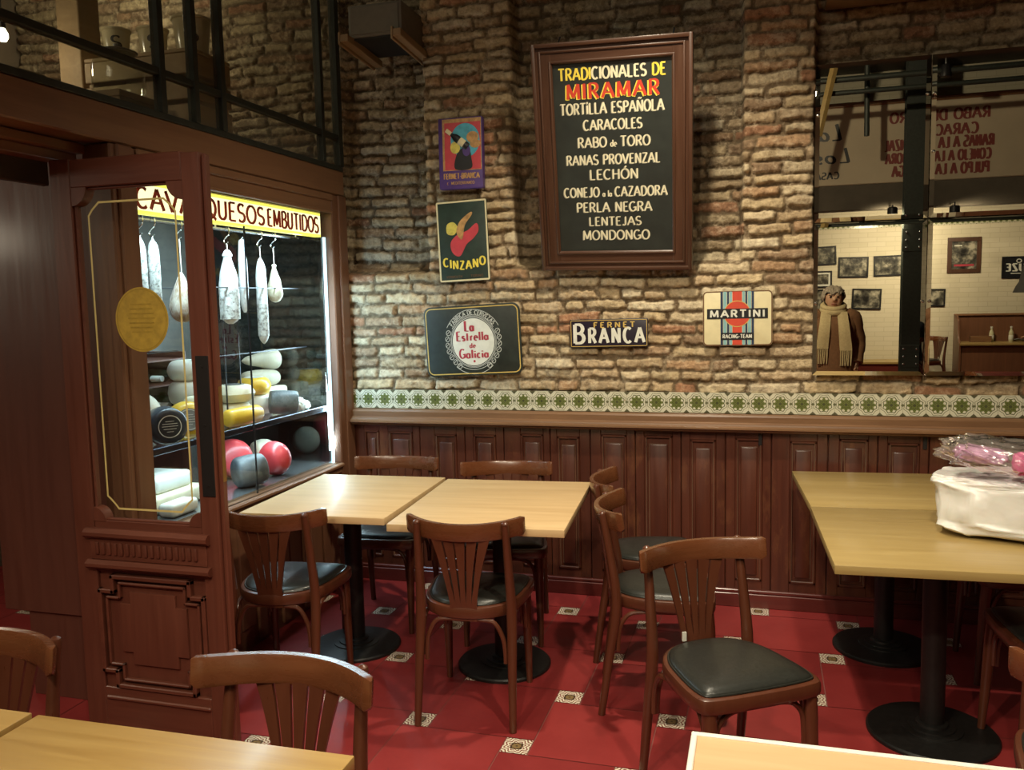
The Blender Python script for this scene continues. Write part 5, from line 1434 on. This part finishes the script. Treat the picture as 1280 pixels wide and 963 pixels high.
def photo(seed):
    m = M('grey_photograph'); v = m.coord('Object', rand=False); mp = m.n('ShaderNodeMapping'); mp.inputs['Location'].default_value = (seed * 3.1, seed, seed * 1.7); m.link(v, mp.inputs[0])
    k = m.noise(mp.outputs[0], 7, 3, .6); m.base(m.ramp(k, [(.38, (.012, .011, .010)), (.5, (.08, .075, .06)), (.66, (.42, .39, .30))])).set(rough=.3); return m.m
for i, (lab, q, mt) in enumerate((('dark framed photograph highest at the left edge of the mirror', (.70, 1.066, 1.85, 2.13), 0), ('dark framed photograph right of the highest one', (1.098, 1.516, 1.655, 1.96), 0), ('dark framed photograph next to the steel column', (1.587, 1.99, 1.665, 1.965), 0), ('dark framed photograph alone under the row, right of the woman', (1.296, 1.703, 1.178, 1.485), 0), ('white mounted photograph just above the woman', (.70, 1.01, 1.515, 1.765), .05), ('small framed photograph beside the head of the woman', (.62, .89, 1.175, 1.49), 0), ('small dark framed photograph just right of the column', (2.25, 2.565, 1.205, 1.46), 0))):
    picture(lab, *q, photo(i + 1), mount=mt, tilt=(-2, 1, -1, 2, 0, 0, 1)[i])
t, pr = picture('tall framed poster with dark wooden frame right of the column', 2.575, 3.015, 1.68, 2.19, photo(11), fw=.058)
link_bm('caption_strip', box(bmesh.new(), -.13, .13, .0, .002, -.16, -.13), 'crimson', pr); link_bm('white_mark', box(bmesh.new(), -.13, -.03, .0, .002, .13, .145), 'offwhite', pr)
t, pr = picture('black framed sign reading SUZE near the hanging lampshade', 3.285, 3.72, 1.585, 1.895, 'black', fw=.022)
bm = bmesh.new(); mpw = lambda a, b: Vector((-a, .0015, b))
lettering(bm, 'SUZE', .0, -.05, .10, .33, .16, .30, 0, .2, mp=mpw, ld=(0, 1, 0)); ribbon(bm, ell(0, .09, .03, .025, 16), .012, closed=True, mp=mpw, ld=(0, 1, 0)); ribbon(bm, [(-.10, -.085), (.10, -.085)], .012, mp=mpw, ld=(0, 1, 0))
link_bm('lettering', bm, 'offwhite', pr, 0)
# desk with high back
t = empty('writing_desk', 'brown wooden desk with a high back and curved sides', 'desk', (3.25, -4.6, 0))
bm = box(bmesh.new(), -.56, .60, -.19, -.165, 0, 1.075, .003); link_bm('back_panel', bm, 'post', t)
bm = box(bmesh.new(), -.60, .62, -.205, -.135, 1.070, 1.100, .006); link_bm('cap_rail', bm, 'beam', t)
for x in (-.60, .60):
    pts = [(-.20, 0), (.20, 0), (.20, .70), (.14, .74), (.09, .80), (.08, .90), (.04, 1.02), (-.05, 1.08), (-.20, 1.09)]
    bm = prism(bmesh.new(), pts, x, x + .028, 0, 'X', .003); link_bm('side_panel', bm, 'post', t)
bm = box(bmesh.new(), -.59, .62, -.165, .225, .672, .705, .004); link_bm('desktop', bm, 'oak', t)
bm = box(bmesh.new(), -.56, .60, .15, .17, .05, .67, .003); link_bm('front_panel', bm, 'post', t)
bm = box(bmesh.new(), 2.83, 3.10, -4.66, -4.58, .7055, .790, .003); tag(link_bm('wooden_box', bm, 'cap'), 'low wooden box on the desk top', 'box')
for x, lab in ((3.112, 'small pale bottle beside the wooden box on the desk'), (3.36, 'small pale bottle by the hand on the desk')):
    tt = empty('small_bottle', lab, 'bottle', (x, -4.66, .7055), group='small bottles on the desk')
    link_bm('body', lathe(bmesh.new(), [(0, 0), (.030, 0), (.032, .006), (.032, .12), (.022, .15), (.014, .165), (.014, .19)], 20), plain('pale_liquid', (.52, .50, .32), .2, 0, .1, 10, .4), tt)
    link_bm('cap', lathe(bmesh.new(), [(.016, .188), (.017, .19), (.017, .214), (0, .216)], 14), 'offwhite', tt)
    link_bm('label', lathe(bmesh.new(), [(.0322, .03), (.0328, .031), (.0328, .09), (.0322, .091)], 20), 'offwhite', tt)
t = empty('pendant_lamp', 'black bell shaped pendant lampshade over the desk', 'lamp', (3.50, -4.62, 1.42))
sh_ = lathe(bmesh.new(), [(.150, -.03), (.152, -.026), (.120, .05), (.080, .12), (.066, .20), (.050, .30), (.030, .36), (.030, .40), (.012, .41), (.008, .40), (.026, .355), (.045, .298), (.060, .20), (.075, .12), (.115, .048), (.147, -.03)], 36)
link_bm('lamp_shade', sh_, 'speakerd', t); link_bm('cord', tube(bmesh.new(), [(0, 0, .40), (0, 0, 1.33)], .005, 6), 'wire', t)
link_bm('bulb', lathe(bmesh.new(), [(0, .02), (.025, .03), (.035, .055), (.028, .085), (.014, .11), (.014, .14)], 18), glow('pendant_bulb', (1, .88, .6), 8), t)
t = empty('wall_bench', 'low red bench with a wooden top along the white wall', 'bench', (1.5, -4.75, 0))
link_bm('seat', box(bmesh.new(), -.95, .80, -.235, .20, .395, .43, .005), 'oak', t); link_bm('front_panel', box(bmesh.new(), -.95, .80, .15, .18, 0, .395, .003), 'skirt', t)
for x, y, z, lab in ((1.63, -3.6, 2.52, 'black ceiling spotlight left of the steel column'), (2.366, -3.6, 2.505, 'black ceiling spotlight right of the steel column'), (2.05, -2.6, 4.02, 'black spotlight high up, in front of the cream fascia')):
    tt = empty('spotlight', lab, 'spotlight', (x, y, z), group='black spotlights on the far side')
    hi = 2.56 if z < 3 else 4.6
    link_bm('head', lathe(bmesh.new(), [(.0, .0), (.062, .0), (.066, .004), (.060, .11), (.045, .14), (0, .145)] if z > 3 else [(.0, .0), (.060, .0), (.064, .004), (.062, .075), (.045, .09), (0, .092)], 24), 'black', tt, 35, (0, .10 if z < 3 else 0, -.05))
    link_bm('bracket', tube(bmesh.new(), [(0, .10, .04), (0, .10, hi - z + .02), (0, -.19 if z < 3 else .10, hi - z + .02)], .009, 8) if z < 3 else tube(bmesh.new(), [(0, 0, .09), (0, 0, hi - z)], .009, 8), 'black', tt)
bm = tube(bmesh.new(), [(-4.6, -2.6, 4.04), (6.0, -2.6, 4.04)], .035, 12); tag(link_bm('ceiling_pipe', bm, 'steel_bar'), 'upper of the two dark pipes across the far ceiling', 'pipe', 'dark pipes across the ceiling', 'structure')
bm = tube(bmesh.new(), [(-4.6, -2.68, 3.90), (6.0, -2.68, 3.90)], .030, 12); tag(link_bm('ceiling_pipe', bm, 'steel_bar'), 'lower of the two dark pipes across the far ceiling', 'pipe', 'dark pipes across the ceiling', 'structure')
bm = bmesh.new(); tube(bm, [(.905, -2.5, 4.6), (.643, -2.5, 3.38)], .045, 4); tag(link_bm('timber_strut', bm, 'oak'), 'slanting pale timber strut on the far side', 'strut', kind='structure')
bm = tube(bmesh.new(), [(1.22, -2.9, 4.6), (1.235, -2.9, 3.40)], .032, 12); tag(link_bm('hanging_pole', bm, 'steel_bar'), 'upright dark steel hanger in front of the fascia', 'pole', kind='structure')

# ------------------------------------------------------------------ people
MT['skin'] = plain('skin', (0.52, 0.31, 0.20), 0.5, 0, 0.06, 30, sss=0.05)
MT['hair'] = plain('grey_hair', (0.26, 0.215, 0.165), 0.8, 0, 0.5, 60, 0, 0.6)
MT['coat'] = plain('rust_brown_coat', (0.16, 0.075, 0.032), 0.85, 0, 0.2, 40)
MT['jumper'] = plain('red_brown_jumper', (0.11, 0.042, 0.022), 0.9, 0, 0.2, 60)
MT['scarf'] = plain('beige_scarf', (0.46, 0.37, 0.20), 0.9, 0, 0.15, 60, 0, 0.3)
MT['trousers'] = plain('dark_trousers', (0.03, 0.028, 0.03), 0.8)
MT['shoe'] = plain('dark_shoe', (0.015, 0.012, 0.010), 0.4)
MT['eye'] = plain('eye_dark', (0.03, 0.02, 0.015), 0.2)
MT['lip'] = plain('lips', (0.32, 0.11, 0.09), 0.5)
MT['darkcloth'] = plain('dark_blue_cloth', (0.02, 0.025, 0.04), 0.85)

def person(label, loc, rot, J, top, legs, hairmat, hair_r, scarf=False, pose='stand'):
    t = empty('person', label, 'person', loc, (0, 0, R_(rot)))
    V_ = []; E_ = []; Rd = []
    def v(p, r, par=None):
        V_.append(tuple(p)); Rd.append(r if isinstance(r, tuple) else (r, r)); k = len(V_) - 1
        if par is not None: E_.append((par, k))
        return k
    pel = v(J['pelvis'], (.14, .11)); wa = v(J['waist'], (.125, .095), pel); ch = v(J['chest'], (.145, .105), wa)
    nb = v(J['neckb'], (.065, .06), ch); nk = v(J['neck'], (.05, .052), nb)
    h0 = Vector(J['head'])
    a = v(h0 + Vector((0, .018, -.075)), (.052, .060), nk); b = v(h0 + Vector((0, .008, .0)), (.080, .098), a); c = v(h0 + Vector((0, -.004, .065)), (.072, .088), b)
    v(h0 + Vector((0, .112, -.014)), .009, b)
    for s in (-1, 1): v(h0 + Vector((s * .083, -.005, -.008)), .014, b)
    for s, k in ((-1, 'r'), (1, 'l')):
        sh = v(J[k + 'sh'], .052, ch); el = v(J[k + 'el'], .040, sh); wr = v(J[k + 'wr'], .026, el)
        d = (Vector(J[k + 'wr']) - Vector(J[k + 'el'])).normalized(); up = Vector(J.get(k + 'up', (s, 0, 0))).normalized()
        side = d.cross(up).normalized()
        palm = Vector(J[k + 'wr']) + d * .055; pm = v(palm, (.034, .016), wr)
        kn = palm + d * .035
        for q, ln in ((-.030, .060), (-.010, .070), (.010, .066), (.030, .050)):
            f0 = v(kn + side * q, .0105, pm); f1 = v(kn + side * q + d * ln * .5 - up * .010, .009, f0); v(kn + side * q + d * ln * .85 - up * .030, .0075, f1)
        th = v(palm - d * .018 - side * .036 - up * .008, .012, pm); v(palm + d * .022 - side * .052 - up * .020, .009, th)
        hp = v(J[k + 'hip'], .085, pel); kn_ = v(J[k + 'kn'], .060, hp); an = v(J[k + 'an'], .040, kn_); v(Vector(J[k + 'an']) + Vector(J.get('toe', (0, .15, -.045))), .034, an)
    me = bpy.data.meshes.new('body'); me.from_pydata(V_, E_, []); o = bpy.data.objects.new('body', me); C.objects.link(o); o.parent = t
    sk = o.modifiers.new('skin', 'SKIN'); sk.use_smooth_shade = True
    if not me.skin_vertices:
        bpy.context.view_layer.objects.active = o
    for i, r in enumerate(Rd): me.skin_vertices[0].data[i].radius = r
    me.skin_vertices[0].data[0].use_root = True
    ss = o.modifiers.new('sub', 'SUBSURF'); ss.levels = 2; ss.render_levels = 2
    me.materials.append(MT['skin'])
    # face
    for s in (-1, 1):
        bm = bmesh.new(); bmesh.ops.create_uvsphere(bm, u_segments=12, v_segments=8, radius=.0105); link_bm('eye', bm, 'eye', t, 60, h0 + Vector((s * .031, .086, .012)))
        bm = tube(bmesh.new(), [h0 + Vector((s * .014, .098, .030)), h0 + Vector((s * .032, .095, .036)), h0 + Vector((s * .050, .080, .030))], .004, 6); link_bm('eyebrow', bm, hairmat, t)
    bm = tube(bmesh.new(), [h0 + Vector((-.024, .080, -.058)), h0 + Vector((0, .092, -.056)), h0 + Vector((.024, .080, -.058))], [.003, .0065, .003], 8); link_bm('mouth', bm, 'lip', t)
    # curly hair shell, open over the face
    bm = bmesh.new(); bmesh.ops.create_icosphere(bm, subdivisions=5, radius=1)
    cs = np.array([q.co[:] for q in bm.verts]); n1 = fbm(cs[:, 0] * 7 + 30, cs[:, 1] * 7 + cs[:, 2] * 6 + 30, 3, 3)
    k = 1 + .34 * n1 + .10 * fbm(cs[:, 0] * 14 + 60, cs[:, 1] * 14 + cs[:, 2] * 13 + 60, 8, 2)
    P = cs * k[:, None] * np.array([hair_r, hair_r * 1.06, hair_r * .95]) + np.array([0, -.008, .026])
    kill = []
    for q, p, c0 in zip(bm.verts, P, cs):
        q.co = h0 + Vector(p)
        if c0[1] > .40 and c0[2] < .20 + .12 * math.sin(c0[0] * 9) and abs(c0[0]) < .80: kill.append(q)
        elif c0[2] < -.62: kill.append(q)
    bmesh.ops.delete(bm, geom=kill, context='VERTS'); link_bm('hair', bm, hairmat, t, 180)
    # coat or jumper: torso and sleeves
    bm = bmesh.new()
    pv, wv, cv, nv = (Vector(J[k]) for k in ('pelvis', 'waist', 'chest', 'neckb'))
    hem = Vector(J['hem']); n = 28; rs = []
    for p, rx, ry in ((hem, .235, .165), (pv, .222, .160), (wv, .205, .148), ((wv + cv) / 2, .212, .150), (cv, .222, .150), (cv + (nv - cv) * .55, .205, .128), (nv + Vector((0, 0, -.012)), .135, .098), (nv + Vector((0, 0, .022)), .075, .072)):
        rs.append([p + Vector((rx * math.cos(2 * PI * k / n), ry * math.sin(2 * PI * k / n), .012 * math.sin(6 * PI * k / n) if p is hem else 0)) for k in range(n)])
    rings(bm, rs, False)
    for k in ('r', 'l'):
        sh, el, wr = (Vector(J[k + q]) for q in ('sh', 'el', 'wr'))
        st = sh + (cv - sh) * .25
        tube(bm, catmull([st, sh, sh.lerp(el, .5), el, el.lerp(wr, .5), el.lerp(wr, .93)], 4, False), [.085] * 4 + [.082] * 4 + [.074] * 4 + [.068] * 4 + [.060] * 5, 16)
    link_bm('coat' if scarf else 'jumper', bm, top, t, 60)
    bm = bmesh.new()
    for k in ('r', 'l'):
        hp, kn_, an = (Vector(J[k + q]) for q in ('hip', 'kn', 'an'))
        tube(bm, catmull([hp + (pv - hp) * .3, hp, hp.lerp(kn_, .5), kn_, kn_.lerp(an, .5), kn_.lerp(an, .95)], 4, False), [.12] * 5 + [.105] * 4 + [.085] * 4 + [.072] * 4 + [.066] * 4, 16)
    link_bm('trousers', bm, legs, t, 60)
    for k in ('r', 'l'):
        an = Vector(J[k + 'an']); tt = Vector(J.get('toe', (0, .15, -.045)))
        bm = bmesh.new(); rs = []
        for f, w2, hh in ((-.30, .030, .06), (-.2, .040, .085), (.3, .045, .080), (.8, .050, .055), (1.15, .042, .040), (1.3, .02, .025)):
            c0 = Vector((an.x + tt.x * f, an.y + tt.y * f, 0)); rs.append([Vector((c0.x + w2 * math.cos(2 * PI * q / 16), c0.y, max(.0, hh / 2 + hh / 2 * math.sin(2 * PI * q / 16)))) for q in range(16)])
        rings(bm, rs); link_bm('shoe', bm, 'shoe', t, 60)
    if scarf:
        z0 = nv.z
        bm = bmesh.new(); pts = []
        for i in range(33):
            a = 2 * PI * i / 32; pts.append((.088 * math.cos(a), .012 + .080 * math.sin(a), z0 + .028 - .030 * math.sin(a)))
        tube(bm, pts, .036, 12); tube(bm, [(p[0] * 1.04, p[1] * 1.04, p[2] + .035) for p in pts], .028, 12)
        for s, zl in ((-1, .965), (1, .945)):
            rs = []
            for i in range(13):
                tt2 = i / 12; z = z0 + .01 - (z0 + .01 - zl) * tt2; x = s * (.070 + .035 * tt2); y = .098 + .075 * math.sin(min(1, tt2 * 1.6) * PI / 2) - .004 * i * .3
                w2 = .044 + .010 * tt2; rs.append([Vector((x - w2, y - .006, z)), Vector((x - w2 * .3, y + .012, z)), Vector((x + w2 * .4, y + .006, z)), Vector((x + w2, y + .004, z)), Vector((x + w2, y - .014, z)), Vector((x - w2, y - .022, z))])
            rings(bm, rs)
        sc_ = link_bm('scarf', bm, 'scarf', t, 40)
        bm = bmesh.new()
        for s, zl in ((-1, .965), (1, .945)):
            for k in range(9):
                x = s * .105 - .048 + k * .012; tube(bm, [(x, .166, zl + .004), (x + .003 * math.sin(k * 2), .168, zl - .07), (x + .006 * math.sin(k * 3), .166, zl - .15)], .0042, 5)
        link_bm('fringe', bm, 'scarf', sc_)
    return t
JS = dict(pelvis=(0, 0, .86), waist=(0, 0, 1.0), chest=(0, 0, 1.185), neckb=(0, -.005, 1.315), neck=(0, .0, 1.36), head=(0, .022, 1.458), hem=(0, .0, .62),
          rsh=(-.165, 0, 1.268), rel=(-.225, -.03, 1.02), rwr=(-.205, .06, .80), lsh=(.165, 0, 1.268), lel=(.225, -.03, 1.02), lwr=(.205, .06, .80), rup=(-1, 0, 0), lup=(1, 0, 0),
          rhip=(-.088, 0, .82), rkn=(-.10, .015, .45), ran=(-.105, -.01, .085), lhip=(.088, 0, .82), lkn=(.10, .015, .45), lan=(.105, -.01, .085))
person('woman with curly grey hair in a rust brown coat and long beige fringed scarf', (.690, -.38, 0), 0, JS, 'coat', 'trousers', 'hair', .101, True).scale = (1.07, 1.07, 1.005)
JT = dict(pelvis=(0, 0, .50), waist=(0, .02, .64), chest=(0, .06, .84), neckb=(0, .08, .985), neck=(0, .09, 1.03), head=(0, .115, 1.128), hem=(0, .0, .46),
          rsh=(-.185, .06, .935), rel=(-.25, .22, .76), rwr=(-.16, .44, .755), rup=(0, 0, 1), lsh=(.185, .06, .935), lel=(.30, .26, .775), lwr=(.375, .455, .775), lup=(0, 0, 1),
          rhip=(-.10, .03, .50), rkn=(-.14, .40, .50), ran=(-.14, .36, .085), lhip=(.10, .03, .50), lkn=(.12, .40, .50), lan=(.12, .36, .085), toe=(0, .13, -.045))
person('person in a dark jumper sitting at the desk, holding a phone', (3.93, -4.08, 0), 180, JT, 'darkcloth', 'trousers', 'shoe', .105)
bm = box(bmesh.new(), -.036, .036, -.075, .075, -.0045, .0045, .004, 0, 2); ph = link_bm('phone', bm, 'label_grey'); ph.location = (3.46, -4.60, .735); ph.rotation_euler = (R_(10), R_(-14), R_(60)); tag(ph, 'grey blue mobile phone held over the desk', 'phone')
link_bm('screen', box(bmesh.new(), -.032, .032, -.068, .068, .0045, .0050), 'black', ph)
c = copy_tree(chair0); c.location = (3.93, -4.10, 0); c.rotation_euler = (0, 0, R_(180)); c['label'] = 'wooden chair at the desk, under the seated person'; c['group'] = 'chairs on the far side'
c = copy_tree(chair0); c.location = (2.22, -4.45, 0); c.rotation_euler = (0, 0, R_(60)); c['label'] = 'wooden chair against the white wall left of the desk'; c['group'] = 'chairs on the far side'
